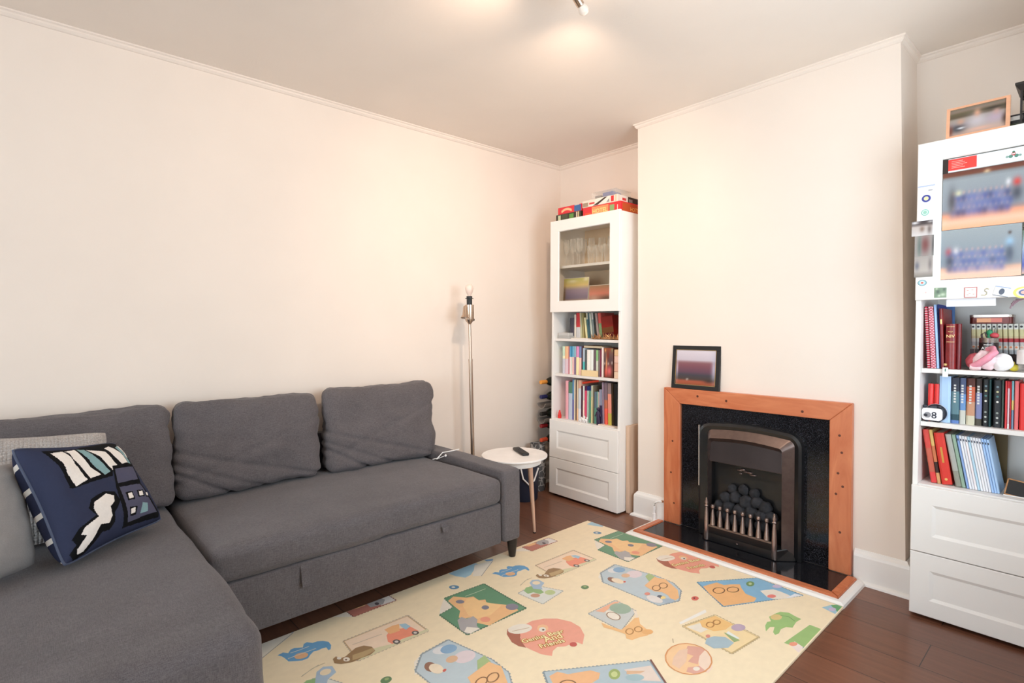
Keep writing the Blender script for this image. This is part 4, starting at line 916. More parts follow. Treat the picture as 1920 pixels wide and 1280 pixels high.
# gas pipe by the surround
gpipe = thing('gas_pipe', 'white painted gas pipe with valve on the skirting left of the fireplace', 'pipe', (1.085, -.045, 0))
b = MB(); b.tube([(.050, .015, .140), (.025, .0, .140), (.008, -.004, .128), (0, -.004, .105), (0, -.004, .02)], .005, 10); b.out('tube', 'white', gpipe, smooth=True)
b = MB(); b.lathe([(.0085, .085), (.0085, .105)], 12, mx=tr(0, -.004, 0)).lathe([(.010, .0), (.010, .06)], 14, mx=tr(0, -.004, 0)); b.out('valve', 'white', gpipe, smooth=True)
b = MB(); b.lathe([(.0062, 0), (.0062, .014)], 10, mx=tr(.038, .013, .140) @ rot('Y', pi/2)); b.out('nut', 'gold', gpipe, smooth=True)

# ------------------------------------------------------------------ display cabinets
SHELF_A=[
 (0.0996,0.039,0.1475,-0.0022,[(75,70,82)],'dark purple'),
 (0.1393,0.0161,0.1713,-0.0021,[(225,216,202)],'slim cream'),
 (0.1571,0.0408,0.1825,-0.0016,[(202,60,66),(0.55,204,204,206)],'red topped grey'),
 (0.1992,0.0157,0.1821,-0.0121,[(186,186,150)],'pale green'),
 (0.2165,0.0153,0.1805,-0.0104,[(160,150,100)],'olive'),
 (0.2458,0.017,0.1491,-0.0198,[(232,222,172)],'short pale yellow'),
 (0.2641,0.0128,0.1812,-0.019,[(200,200,180),(0.25,70,108,112)],'dark teal'),
 (0.2782,0.0114,0.181,-0.0157,[(62,94,104)],'slate blue'),
 (0.2937,0.0136,0.1796,-0.0207,[(200,204,190)],'light grey green'),
 (0.3117,0.0144,0.1806,-0.0203,[(206,200,196),(0.25,130,142,142)],'narrow grey'),
 (0.3274,0.0149,0.1804,-0.0211,[(40,46,44)],'black'),
 (0.346,0.0179,0.179,-0.0241,[(168,146,140)],'dusty taupe'),
 (0.3664,0.0245,0.1798,-0.0196,[(206,92,82),(0.4,122,152,106)],'red and green'),
]
SHELF_B=[
 (0.0658,0.0218,0.1961,-0.0018,[(202,226,202),(0.35,240,240,205),(0.45,205,205,215)],'pale mint'),
 (0.089,0.0328,0.1968,-0.0018,[(240,192,150),(0.45,225,200,210)],'peach and lilac'),
 (0.1232,0.0095,0.1967,-0.0018,[(192,112,124)],'slim rose'),
 (0.1333,0.0128,0.1983,-0.0018,[(100,168,205),(0.38,244,224,224)],'sky blue and pink'),
 (0.1472,0.0104,0.1987,-0.0018,[(58,140,182),(0.38,225,236,222)],'blue and mint'),
 (0.1586,0.0157,0.1991,-0.0019,[(120,186,216),(0.38,250,202,196)],'light blue and coral'),
 (0.1753,0.0159,0.1996,-0.0019,[(150,192,202),(0.38,140,120,150)],'blue and mauve'),
 (0.1935,0.0256,0.2002,-0.0019,[(228,150,196),(0.38,250,240,190)],'pink and yellow'),
 (0.2208,0.0211,0.2011,-0.0019,[(120,142,182),(0.4,250,206,196)],'denim blue and salmon'),
 (0.2435,0.0081,0.2005,-0.0019,[(80,48,60)],'thin dark maroon'),
 (0.2532,0.0183,0.1897,-0.0018,[(178,192,206),(0.5,92,190,190)],'grey and turquoise'),
 (0.2741,0.014,0.1794,-0.0017,[(84,92,92)],'charcoal'),
 (0.29,0.0259,0.18,-0.0018,[(246,240,232)],'thick cream'),
 (0.3172,0.0294,0.181,-0.0018,[(234,240,235)],'thick white'),
 (0.3484,0.0198,0.1797,-0.0018,[(112,96,102)],'brown grey'),
 (0.37,0.0165,0.1805,-0.0018,[(150,206,142),(0.4,216,226,206)],'leaf green'),
 (0.3884,0.0158,0.1812,-0.0018,[(132,116,116)],'taupe'),
 (0.4054,0.0085,0.1866,-0.0019,[(132,40,72)],'thin wine red'),
 (0.4157,0.0177,0.2133,-0.0022,[(242,228,222)],'tall off-white'),
]
SHELF_C=[
 (0.0969,0.0255,0.2722,-0.0039,[(240,172,182)],'pale pink'),
 (0.1242,0.0359,0.2661,-0.0024,[(92,132,112),(0.3,192,202,216)],'green and silver blue'),
 (0.1616,0.0147,0.2885,-0.0026,[(96,146,190),(0.5,112,112,172)],'bright blue'),
 (0.1781,0.0124,0.2898,-0.0026,[(240,222,192)],'slim ivory'),
 (0.1919,0.0094,0.2908,-0.0026,[(96,76,70)],'thin brown'),
 (0.2028,0.0119,0.2917,-0.0027,[(222,202,172),(0.7,246,202,160)],'beige'),
 (0.2161,0.025,0.2913,-0.0027,[(216,172,152),(0.2,208,216,226),(0.7,230,232,240)],'pale blue grey'),
 (0.243,0.0124,0.2471,-0.0023,[(72,18,42)],'thin plum'),
 (0.2571,0.0145,0.2483,-0.0023,[(212,216,212),(0.4,246,226,212)],'white'),
 (0.273,0.0189,0.2481,-0.0044,[(78,24,64),(0.12,222,82,116)],'hot pink'),
 (0.294,0.0153,0.25,-0.0044,[(30,44,108),(0.12,182,202,192)],'navy topped sage'),
 (0.3114,0.0169,0.2515,-0.0044,[(28,44,102),(0.12,96,150,126)],'navy topped green'),
 (0.33,0.0137,0.2572,-0.0041,[(206,212,190),(0.3,226,216,166)],'pale lemon'),
 (0.345,0.0102,0.2544,-0.0044,[(122,112,92)],'thin khaki'),
 (0.3566,0.0196,0.218,-0.0047,[(96,116,132),(0.5,96,150,132)],'short steel blue'),
 (0.3776,0.0121,0.22,-0.0047,[(122,162,152)],'short sea green'),
 (0.391,0.0107,0.2186,-0.0053,[(202,182,172),(0.5,92,92,120)],'short stone'),
 (0.403,0.0232,0.2368,-0.0068,[(142,146,168),(0.45,60,46,80)],'grey and purple'),
 (0.4282,0.0145,0.2929,-0.0081,[(152,132,150)],'tall mauve'),
 (0.4446,0.0254,0.2943,-0.0074,[(122,102,112),(0.4,192,112,82),(0.6,240,98,78)],'tall brown and orange'),
 (0.4739,0.0289,0.294,-0.008,[(142,122,122),(0.25,236,152,132),(0.7,200,182,84)],'tall salmon and yellow'),
 (0.5054,0.0165,0.2964,-0.0092,[(52,36,18)],'tall dark brown'),
 (0.5245,0.0267,0.298,-0.0092,[(24,22,24)],'tall black'),
]
SHELF_R2=[
 (0.0734,0.0371,0.1938,-0.0052,[(176,206,240)],'thick sky blue'),
 (0.1116,0.0257,0.1897,-0.0029,[(52,56,70),(0.3,96,130,140),(0.8,50,80,90),(0.93,100,130,190)],'dark blue green'),
 (0.1383,0.0195,0.1902,-0.0029,[(84,96,128),(0.35,110,150,200),(0.7,205,205,196)],'stormy blue'),
 (0.1595,0.0265,0.1898,-0.0028,[(88,48,40),(0.18,200,100,70),(0.5,200,150,120),(0.8,210,204,180)],'orange brown'),
 (0.1873,0.0195,0.1904,-0.0028,[(58,48,46),(0.3,128,134,176),(0.85,80,76,66)],'brown and lilac'),
 (0.2094,0.0173,0.1889,-0.0027,[(44,46,48)],'black'),
 (0.2277,0.0064,0.1901,-0.0027,[(40,70,72)],'thin dark teal'),
 (0.241,0.0229,0.1876,-0.0026,[(46,48,52)],'thick black'),
 (0.2648,0.0062,0.1893,-0.0026,[(70,84,78)],'thin grey green'),
 (0.2741,0.0065,0.1866,-0.0025,[(216,66,72)],'thin red'),
 (0.2814,0.0058,0.1863,-0.0025,[(214,60,68),(0.15,226,196,204),(0.9,235,235,235)],'pink and white'),
 (0.2882,0.004,0.1867,-0.0025,[(202,54,64)],'very thin red'),
 (0.293,0.0061,0.1879,-0.0025,[(130,186,196),(0.4,214,196,120),(0.6,120,150,176)],'blue and yellow'),
 (0.3006,0.012,0.1884,-0.0025,[(228,118,120)],'salmon pink'),
 (0.3151,0.0214,0.1804,-0.0024,[(226,60,58)],'wide bright red'),
]
SHELF_R3=[
 (0.0533,0.0205,0.2216,-0.0339,[(212,78,70),(0.35,200,100,80),(0.8,222,70,70)],'red patterned hardback'),
 (0.0744,0.0119,0.2235,-0.0301,[(214,180,110),(0.3,200,120,80),(0.6,60,40,36),(0.8,210,160,110)],'floral yellow and brown'),
 (0.0893,0.034,0.2131,-0.032,[(218,62,52)],'thick plain red'),
 (0.1331,0.0194,0.2119,-0.0387,[(176,178,172),(0.7,150,150,138)],'grey green folder'),
 (0.1531,0.0122,0.2137,-0.0382,[(150,176,156)],'soft green'),
 (0.1681,0.0078,0.2132,-0.0386,[(140,170,220)],'periwinkle blue'),
 (0.1766,0.0078,0.2128,-0.0385,[(238,240,246)],'white'),
 (0.1851,0.0078,0.2125,-0.0383,[(232,234,240)],'white'),
 (0.1935,0.0077,0.2121,-0.0382,[(246,238,240)],'white'),
 (0.2019,0.0077,0.2117,-0.038,[(190,222,240)],'pale blue'),
 (0.2103,0.0076,0.2114,-0.0378,[(236,240,246)],'white'),
 (0.2186,0.0076,0.211,-0.0377,[(240,240,244)],'white'),
 (0.2268,0.0075,0.2106,-0.0375,[(238,240,246)],'white'),
 (0.235,0.0075,0.2103,-0.0374,[(236,238,246)],'white'),
 (0.2432,0.0074,0.2099,-0.0372,[(168,202,244)],'light blue'),
 (0.2513,0.0074,0.2096,-0.0371,[(172,206,246)],'light blue'),
 (0.2593,0.0074,0.2092,-0.0369,[(180,212,248)],'light blue'),
]
def cabmx(ox, oy, le, rl):
    return tr(ox, oy, .6*sin(rl)) @ rot('X', -le) @ rot('Y', rl)
ML = cabmx(.2544, -.113, .003, .0113)
MR = cabmx(2.390, -.1827, .0197, .0021)
CD = .37
def panel_front(b, x0, x1, z0, z1, fr, rec=.006, t=.018):
    """drawer front with recessed centre and sloped moulding"""
    yo = 0; A = [(x0, z0), (x1, z0), (x1, z1), (x0, z1)]; f1 = [(x0+fr, z0+fr), (x1-fr, z0+fr), (x1-fr, z1-fr), (x0+fr, z1-fr)]
    f2 = [(x0+fr+.012, z0+fr+.012), (x1-fr-.012, z0+fr+.012), (x1-fr-.012, z1-fr-.012), (x0+fr+.012, z1-fr-.012)]
    e = .002; A0 = [(x0+e, z0+e), (x1-e, z0+e), (x1-e, z1-e), (x0+e, z1-e)]
    V = lambda L_, y: [b.bm.verts.new((x, y, z)) for x, z in L_]
    r0, r1, r2, r3, r4 = V(A, t), V(A, e), V(A0, 0), V(f1, 0), V(f2, rec)
    for p, q in ((r0, r1), (r1, r2), (r2, r3), (r3, r4)):
        for i in range(4): b.bm.faces.new((p[i], p[(i+1) % 4], q[(i+1) % 4], q[i]))
    b.bm.faces.new(r4); b.bm.faces.new(r0[::-1])
def cabinet(mx, label, shelves, dx0, loop_front):
    c = thing('display_cabinet', label, 'cabinet', mx=mx)
    b = MB(); t = .018; y0 = .0205
    b.box(0, t, y0, CD, .012, 1.93, bev=.0015); b.box(.6-t, .6, y0, CD, .012, 1.93, bev=.0015)
    b.box(t, .6-t, y0, CD, 1.912, 1.93); b.box(t, .6-t, y0, CD, .02, .04); b.box(t, .6-t, CD-.012, CD-.004, .03, 1.92)
    b.box(t, .6-t, y0+.01, CD-.012, 1.318, 1.336)
    b.out('carcass', 'cab', c)
    if mx is ML: MB().box(t, .6-t, CD-.016, CD-.012, 1.337, 1.911).out('back_lining', mat('tan_lining', (232, 204, 172), .6), c)
    for x in (.03, .57):
        for y in (.05, CD-.04): MB().lathe([(.016, -.001 if mx is MR else .0), (.016, .014)], 14, mx=tr(x, y, 0)).out('foot', 'black', c)
    for z, y in shelves:
        b = MB(); b.box(t+.001, .6-t-.001, y, CD-.012, z-.018, z, bev=.001); b.out('shelf', 'cab_in', c)
    b = MB(); b.box(t+.001, .6-t-.001, .045, CD-.012, 1.607, 1.625, bev=.001); b.out('shelf', 'cab_in', c)
    for z0, z1 in ((.014, .268), (.2715, .540)):
        b = MB(); panel_front(b, .001, .599, z0, z1, .066 if z0 < .1 else .070); b.box(.012, .588, .0205, .04, z0+.004, z1-.004); b.out('drawer', 'cab', c)
    # glazed door
    d = MB(); X0, X1, Z0, Z1, fx, fz = .001, .599, 1.300, 1.936, .080, .078
    def fr(a): return [(X0+a[0], Z0+a[1]), (X1-a[0], Z0+a[1]), (X1-a[0], Z1-a[1]), (X0+a[0], Z1-a[1])]
    V = lambda L_, y: [d.bm.verts.new((x, y, z)) for x, z in L_]
    rs = [V(fr((0, 0)), .019), V(fr((0, 0)), .002), V(fr((.002, .002)), 0), V(fr((fx-.004, fz-.004)), 0), V(fr((fx, fz)), .006), V(fr((fx, fz)), .019)]
    for p, q in zip(rs, rs[1:]+rs[:1]):
        for i in range(4): d.bm.faces.new((p[i], p[(i+1) % 4], q[(i+1) % 4], q[i]))
    do = d.out('door_frame', 'cab', c)
    MB().box(X0+fx-.004, X1-fx+.004, .010, .0135, Z0+fz-.004, Z1-fz+.004).out('glass_pane', 'clear', do)
    return c
cabL = cabinet(ML, 'tall white cabinet left of the chimney breast, with glassware behind its glass door', [(1.115, .036), (.866, .036), (.548, .022)], 0, 0)
cabR = cabinet(MR, 'tall white cabinet right of the fireplace, its glass door covered with photographs', [(1.020, .042), (.800, .042), (.546, .022)], 0, 0)

def place(o, mx, x, y, z, rz=0.0, ry=0.0, rx=0.0):
    o.matrix_world = mx @ tr(x, y, z) @ rot('Z', rz) @ rot('Y', ry) @ rot('X', rx); return o
ORD = ['first', 'second', 'third', 'fourth', 'fifth', 'sixth', 'seventh', 'eighth', 'ninth', 'tenth', 'eleventh', 'twelfth', 'thirteenth', 'fourteenth', 'fifteenth', 'sixteenth', 'seventeenth', 'eighteenth', 'nineteenth', 'twentieth', 'twenty-first', 'twenty-second', 'twenty-third']
def book(mx, x, y, z, w, h, d, lean, bands, label, group, big=False, name='book', title=None, rz=0):
    b = MB(); w -= .0006; t = min(.0022, w*.22); e = min(w*.25, .004)
    prev = [1.0-f for f in [0]+[q[0] for q in bands[1:]]]+[0.0]
    cols = [bands[0]]+[q[1:] for q in bands[1:]]
    # spine, slightly rounded, coloured in bands from the top down
    xs = [(0, e), (w*.22, 0), (w*.78, 0), (w, e)]
    for k, c in enumerate(cols):
        z1, z0 = prev[k]*h, prev[k+1]*h
        for (xa, ya), (xb, yb) in zip(xs, xs[1:]): b.poly([(xa, ya, z0), (xb, yb, z0), (xb, yb, z1), (xa, ya, z1)], 0, c)
        b.poly([(0, e, z0), (0, e, z1), (0, d, z1), (0, d, z0)], 0, c); b.poly([(w, e, z0), (w, d, z0), (w, d, z1), (w, e, z1)], 0, c)
        b.poly([(t, e+.002, z0), (t, d, z0), (t, d, z1), (t, e+.002, z1)], 0, c); b.poly([(w-t, e+.002, z0), (w-t, e+.002, z1), (w-t, d, z1), (w-t, d, z0)], 0, c)
    for zz in (0, h):
        c = cols[0] if zz else cols[-1]
        b.poly([(0, e, zz), (w*.22, 0, zz), (w*.78, 0, zz), (w, e, zz), (w-t, e+.002, zz), (t, e+.002, zz)], 0, c)
        for xa in (0, w-t): b.poly([(xa, e+.002, zz), (xa+t, e+.002, zz), (xa+t, d, zz), (xa, d, zz)], 0, c)
    if title:
        for s_, sz, zc, col, vert in title:
            mt = tr(w/2, -.0004, zc*h) @ rot('X', pi/2)
            if vert: mt = mt @ rot('Z', -pi/2) @ tr(0, -sz*.33, 0)
            text_faces(b, s_, mt, sz, 0, col, align='CENTER')
    b.keep = True
    o = b.out(name, 'print')
    pg = MB(); pg.box(t, w-t, e+.002, d-.003, .002, h-.003)
    if big:
        pg.out('pages', 'page', o)
    else: 
        pg.out('pages', 'page', o)
    tag(o, label, 'book', group)
    place(o, mx, x, y, z+.0005, rz, lean); return o
for data, z, y, where, grp, dep in ((SHELF_A, 1.115, .10, 'top open shelf, left cabinet', 'books on the top open shelf of the left cabinet', .15), (SHELF_B, .866, .06, 'middle open shelf, left cabinet', 'books on the middle shelf of the left cabinet', .13), (SHELF_C, .548, .06, 'bottom open shelf, left cabinet', 'books on the bottom shelf of the left cabinet', .19)):
    for i, (x, w, h, dx, bands, desc) in enumerate(data):
        h = min(h, .285 if data is SHELF_C else .2); zz = z
        ln = dx/h if abs(dx) > .006 else 0
        if data is SHELF_B and 10 <= i <= 16: zz = z
        book(ML, x, y, zz, w, h-.003, dep, ln, bands, '%s book, %s from left, %s' % (desc, ORD[i], where), grp)
for i, (x, w, h, dx, bands, desc) in enumerate(SHELF_R2):
    o = book(MR, x, .08, .800, w, h-.004, .15, 0, bands, '%s book, %s from left, middle shelf of right cabinet' % (desc, ORD[i]), 'books on the middle shelf of the right cabinet', True)
    if desc in ('black', 'thick black'):
        for k, f in enumerate((.84, .74, .64, .53, .30, .20, .10)):
            q = MB(); q.lathe([(.0038, 0), (.0038, .0005)], 12, mx=tr((w)/2, 0, f*h) @ rot('X', pi/2), col=[(120, 140, 150), (200, 196, 150), (80, 130, 130), (226, 226, 220), (150, 156, 150), (196, 200, 196), (186, 190, 186)][k]); q.out('emblem', 'print', o)
    elif i in (1, 2, 3, 4):
        q = MB(); mt = tr(w/2, -.0005, h*.93) @ rot('X', pi/2) @ rot('Z', -pi/2) @ tr(0, -.0035, 0)
        for ln_ in range(7): q.box(h*.10+ln_*.011, h*.10+ln_*.011+.007, -.001, .006, -.0002, .0002, mx=mt, col=(214, 214, 210))
        q.out('lettering', 'print', o)
for i, (x, w, h, dx, bands, desc) in enumerate(SHELF_R3):
    hh = h/cos(atan2(dx, h))-.006
    if i < 5: lab = '%s, %s leaning from left on the bottom shelf, right cabinet' % (desc if 'folder' in desc or 'hardback' in desc else desc+' book', ORD[i])
    else: lab = '%s thin booklet, %s of the leaning set, bottom shelf right cabinet' % (desc, ORD[i-5])
    o = book(MR, x, .07, .5465, w, hh, .17 if i < 5 else .15, (-.149 if i < 3 else atan2(dx, h)), bands, lab, 'leaning books on the bottom shelf of the right cabinet', True)
    if i >= 5:
        q = MB(); q.box(w*.25, w*.75, -.0006, 0, hh*.90, hh*.94, col=(60, 70, 90)); q.out('mark', 'print', o)
    if i == 2:
        q = MB(); q.box(w*.4, w*.6, -.0006, 0, hh*.42, hh*.72, col=(206, 150, 70)); q.lathe([(.005, 0), (.005, .0006)], 12, mx=tr(w*.5, 0, hh*.10) @ rot('X', pi/2), col=(230, 190, 110)); q.out('lettering', 'print', o)

# left cabinet, further things on its shelves
def item(name, label, cat, mx, x, y, z, rz=0.0, group=None):
    t = thing(name, label, cat, group=group); t.matrix_world = mx @ tr(x, y, z+.0006) @ rot('Z', rz); return t
o = MB().box(0, .108, 0, .09, 0, .018, bev=.002, col=(178, 178, 176)).box(.004, .100, .004, .086, .018, .040, bev=.002, col=(196, 196, 194)).out('disc_case', 'print'); tag(o, 'short stack of silver disc cases, top open shelf of left cabinet', 'case'); place(o, ML, .030, .05, 1.1156)
o = MB().box(0, .095, 0, .14, 0, .150, bev=.002, col=(136, 28, 18)).out('box_file', 'print')
q = MB().box(0, .0951, -.0004, 0, .0, .038, col=(96, 18, 20)).box(0, .0951, -.0004, 0, .038, .075, col=(112, 66, 30)); q.out('printed_band', 'print', o)
tag(o, 'wide dark red and green box file leaning at right end, top open shelf', 'box file'); place(o, ML, .396, .10, 1.116, 0, -.14)
# carved thorn-like ornament
t = item('carved_ornament', 'gold and cream spiky carved ornament lying at the front of the top open shelf', 'ornament', ML, .45, .060, 1.115)
random.seed(11); b = MB()
for k in range(46):
    a = random.uniform(-1, 1)*.105; s_ = random.choice((-1, 1)); L_ = random.uniform(.02, .045)
    p = Vector((a, random.uniform(-.012, .016), .006)); d_ = Vector((random.uniform(-.7, .7), random.uniform(-.5, .3), random.uniform(.35, 1))).normalized()
    b.tube([p, p+d_*L_*.5+Vector((.004*s_, 0, 0)), p+d_*L_], [.0042, .003, .0006], 6)
b.tube([(-.108, 0, .006), (-.05, .008, .006), (.0, -.004, .007), (.06, .006, .006), (.108, 0, .006)], .0062, 8); b.out('spikes', 'gold', t, smooth=True)
o = MB().box(0, .15, 0, .10, 0, .006, bev=.001, col=(240, 232, 222)).out('paper_stack', 'print'); tag(o, 'thin sheet of cream card under the ornament on the top open shelf', 'card'); place(o, ML, .165, .040, 1.1156)
# middle shelf
o = MB(); o.box(0, .142, 0, .010, 0, .040, col=(242, 216, 168)).box(0, .142, .010, .012, 0, .002, col=(236, 206, 158)).box(0, .006, 0, .02, 0, .040, col=(236, 206, 158)); o = o.out('wooden_tray', 'print'); tag(o, 'pale yellow wooden front rail before the books on the middle open shelf', 'tray'); place(o, ML, .262, .034, .8665)
bx_ = MB().box(0, .155, 0, .11, 0, .016, bev=.001, col=(150, 118, 84)).out('book', 'print'); MB().box(.002, .1552, -.0002, .108, .002, .014, col=(214, 200, 172)).out('pages', 'print', bx_); tag(bx_, 'flat brown book laid across the tops of the middle open shelf books', 'book'); place(bx_, ML, .256, .07, 1.0490+.006)
# picture box: generic red bloom and dark shelf print
def blobcol(base, blobs):
    def f(u, v):
        c = list(base(u, v) if callable(base) else base)
        for cx, cy, rx, ry, col, k in blobs:
            w_ = k*math.exp(-(((u-cx)/rx)**2+((v-cy)/ry)**2)**1.0)
            c = [c[i]*(1-w_)+col[i]*w_ for i in range(3)]
        return c
    return f
def vgrad(stops):
    def f(u, v):
        for (a, ca), (b_, cb) in zip(stops, stops[1:]):
            if v <= b_:
                t_ = max(0, min(1, (v-a)/max(1e-6, b_-a))); return [ca[i]*(1-t_)+cb[i]*t_ for i in range(3)]
        return list(stops[-1][1])
    return f
def photo(b, x0, x1, z0, z1, y, cf, nx=32, ny=24, m=0, mx=None):
    """a printed picture: sheet of small faces carrying the print's own colours"""
    b.grid(nx, ny, lambda u, v: (mx @ Vector((x0+(x1-x0)*u, y, z0+(z1-z0)*v))) if mx is not None else Vector((x0+(x1-x0)*u, y, z0+(z1-z0)*v)), m, cf)
t = item('picture_box', 'box with dark print and red blooms at right end, middle open shelf', 'box', ML, .436, .06, .866)
MB().box(0, .078, 0, .10, 0, .196, bev=.001, col=(90, 50, 40)).out('body', 'print', t)
q = MB(); photo(q, .001, .077, .002, .194, -.0006, blobcol(vgrad([(0, (70, 44, 26)), (.4, (64, 50, 46)), (.55, (84, 66, 70)), (.8, (110, 80, 76)), (1, (150, 72, 40))]), [(.25, .18, .16, .2, (214, 76, 70), 1), (.6, .22, .3, .2, (226, 106, 110), 1), (.3, .48, .07, .25, (250, 178, 120), 1), (.18, .92, .06, .05, (250, 190, 110), 1), (.45, .75, .12, .15, (130, 30, 14), .8), (.88, .5, .08, .05, (220, 200, 190), .8), (.5, .47, .08, .04, (226, 210, 196), .8), (.1, .47, .08, .04, (226, 210, 196), .8), (.9, .95, .12, .08, (130, 160, 120), .7)])); q.keep = True; q.out('printed_front', 'print_gloss', t)
for k, (z_, c_) in enumerate(((0, (240, 214, 190)), (.043, (236, 190, 170)), (.100, (244, 206, 190)), (.145, (238, 202, 160)))):
    o = MB().box(0, .040, 0, .10, 0, [.042, .056, .044, .040][k], bev=.001, col=c_).out('card_box', 'print'); tag(o, ['lowest cream', 'second pinkish', 'third pink', 'topmost sandy'][k]+' small card box stacked at right end of the middle open shelf', 'box', 'small card boxes at the right end of the middle shelf'); place(o, ML, .520, .062, .8666+z_+k*.0004)
# bottom shelf
t = item('wax_figure', 'small red pointed figure at the left front of the bottom open shelf', 'figure', ML, .058, .045, .548)
b = MB(); b.lathe([(0, 0), (.013, 0), (.0135, .024), (.010, .028), (.0105, .034), (.0045, .056), (0, .060)], 18, caps=False); b.out('body', 'red', t, smooth=True)
o = MB().box(0, .155, 0, .12, 0, .014, bev=.003, col=(214, 66, 40)).out('book', 'print'); MB().box(.155, .1552, .002, .118, .002, .012, col=(236, 220, 200)).out('pages', 'print', o); tag(o, 'red paperback lying tilted on top of the bottom open shelf books', 'book'); place(o, ML, .232, .075, .803, 0, radians(-10))
random.seed(5)
for k, (x, w, h, c, nm) in enumerate(((.256, .020, .034, (240, 236, 234), 'leftmost'), (.283, .016, .046, (236, 236, 238), 'taller middle'), (.304, .022, .040, (242, 240, 236), 'right-hand'))):
    t = item('toy_animal', nm+' of the small white toy animals before the bottom open shelf books', 'toy', ML, x, .040, .548, group='small white toy animals on the bottom open shelf')
    b = MB(); b.sphere((0, 0, h*.45), h*.24, sc=(1.5, .8, 1)); b.sphere((w*.5, 0, h*.78), h*.17); [b.tube([(sx*w*.4, sy*.004, 0), (sx*w*.35, sy*.003, h*.4)], .0026, 8) for sx in (-1, 1) for sy in (-1, 1)]; b.tube([(-w*.5, 0, h*.5), (-w*.75, 0, h*.7)], .0018, 6); [b.sphere((w*.5, s2*.004, h*.95), .003) for s2 in (-1, 1)]
    b.out('body', 'white', t, smooth=True)
t = item('toy_figure', 'dark purple toy figure standing before the right-hand bottom open shelf books', 'toy', ML, .408, .042, .548)
b = MB(); b.tube([(-.006, 0, 0), (-.005, 0, .035), (0, 0, .06)], [.006, .007, .010], 10); b.tube([(.010, 0, 0), (.007, 0, .035), (0, 0, .06)], [.006, .007, .010], 10); b.tube([(0, 0, .05), (0, 0, .075), (0, 0, .095)], [.011, .013, .006], 12); b.sphere((0, 0, .106), .011); b.tube([(-.012, 0, .085), (-.022, -.004, .055)], .004, 8); b.tube([(.012, 0, .085), (.022, -.004, .058)], .004, 8)
b.out('body', mat('dark_purple_plastic', (52, 36, 68), .5), t, smooth=True)
o = MB().box(0, .13, 0, .05, 0, .008, bev=.002, col=(240, 226, 214)).out('card', 'print'); tag(o, 'small cream card lying at the right front of the bottom open shelf', 'card'); place(o, ML, .42, .024, .5486, .0)

# glassware behind the left cabinet's door
def glass_profile(kind, h, r):
    if kind == 'tumbler': return [(0, 0), (r*.8, 0), (r, h), (r*.94, h), (r*.74, .008), (0, .008)]
    return [(0, 0), (r*.95, .0), (r*.9, .003), (.004, .006), (.0035, h*.42), (r*.55, h*.52), (r*.85, h*.72), (r*.72, h), (r*.68, h), (r*.80, h*.72), (r*.48, h*.54), (0, h*.46)]
random.seed(3)
gl = [('flute', x, .09, .185, .028) for x in (.075, .135, .195)]+[('flute', x, .17, .19, .028) for x in (.105, .165, .235)]+[('tumbler', x, .12, .125, .030) for x in (.275, .345, .415)]+[('flute', x, .19, .185, .032) for x in (.31, .39, .47, .53)]+[('tumbler', .50, .10, .11, .032)]
pos_words = ['far left front', 'second front', 'third front', 'left back', 'second back', 'third back', 'left of three', 'middle of three', 'right of three', 'centre back', 'right of centre back', 'right back', 'far right back', 'far right front']
for k, (kind, x, y, h, r) in enumerate(gl):
    o = MB().lathe(glass_profile(kind, h, r), 24, caps=False).out('drinking_glass' if kind == 'tumbler' else 'stemmed_glass', 'tumbler', smooth=True)
    tag(o, 'clear %s glass, %s, behind the left cabinet door' % ('straight' if kind == 'tumbler' else 'stemmed', pos_words[k]), 'glass', 'glassware on the upper shelf of the left cabinet'); place(o, ML, x, y, 1.6256)
for (x0, x1, h, lab, base, bl_) in ((.03, .262, .205, 'blurred garden group photo standing left behind the left cabinet door', vgrad([(0, (224, 196, 130)), (.15, (214, 186, 140)), (.3, (130, 116, 140)), (.6, (160, 142, 158)), (.75, (222, 196, 130)), (1, (180, 180, 96))]), [(.35, .9, .2, .06, (240, 232, 200), .8), (.9, .95, .1, .06, (246, 240, 220), .8), (.03, .4, .05, .3, (120, 96, 50), .8)]),
                                  (.268, .545, .145, 'blurred reddish group photo standing right behind the left cabinet door', vgrad([(0, (196, 140, 126)), (.3, (150, 112, 100)), (.6, (220, 130, 110)), (.9, (176, 122, 90)), (1, (160, 128, 100))]), [(.6, .3, .25, .2, (104, 84, 70), .9), (.15, .3, .15, .25, (216, 180, 160), .7), (.9, .2, .1, .2, (230, 190, 170), .7)])):
    o = MB(); o.box(x0, x1, 0, .003, 0, h, col=(230, 220, 206)); photo(o, x0+.003, x1-.003, .003, h-.003, -.0008, blobcol(base, bl_)); o.keep = True; o = o.out('photo_print', 'print_gloss'); tag(o, lab, 'photo', 'photographs behind the left cabinet door'); place(o, ML, 0, .10, 1.3368, 0, 0, radians(-4))

# boxes stacked on the left cabinet
def gamebox(name, label, cat, mx, x, y, z, w, d, h, col, front=None, rz=0.0, mats='print_gloss', side=None):
    t = thing(name, label, cat, group='board games on top of the left cabinet'); t.matrix_world = mx @ tr(x, y, z) @ rot('Z', rz)
    MB().box(0, w, 0, d, 0, h, bev=.0012, col=col).out('box', mats, t)
    if front:
        q = MB(); front(q, w, h); q.keep = False; q.out('printed_side', mats, t)
    return t
def fr_(q, x0, x1, z0, z1, col, y=-.0005): q.box(x0, x1, y, 0.0002, z0, z1, col=col)
TOP = 1.9306
def f_green(q, w, h):
    fr_(q, .02, .045, .004, h-.006, (196, 206, 170)); fr_(q, .055, .11, .004, h-.004, (70, 78, 54)); fr_(q, .125, .165, .008, h-.008, (96, 150, 70)); fr_(q, .188, .200, .002, h-.002, (214, 196, 176)); fr_(q, .206, .215, .002, h-.002, (220, 200, 150))
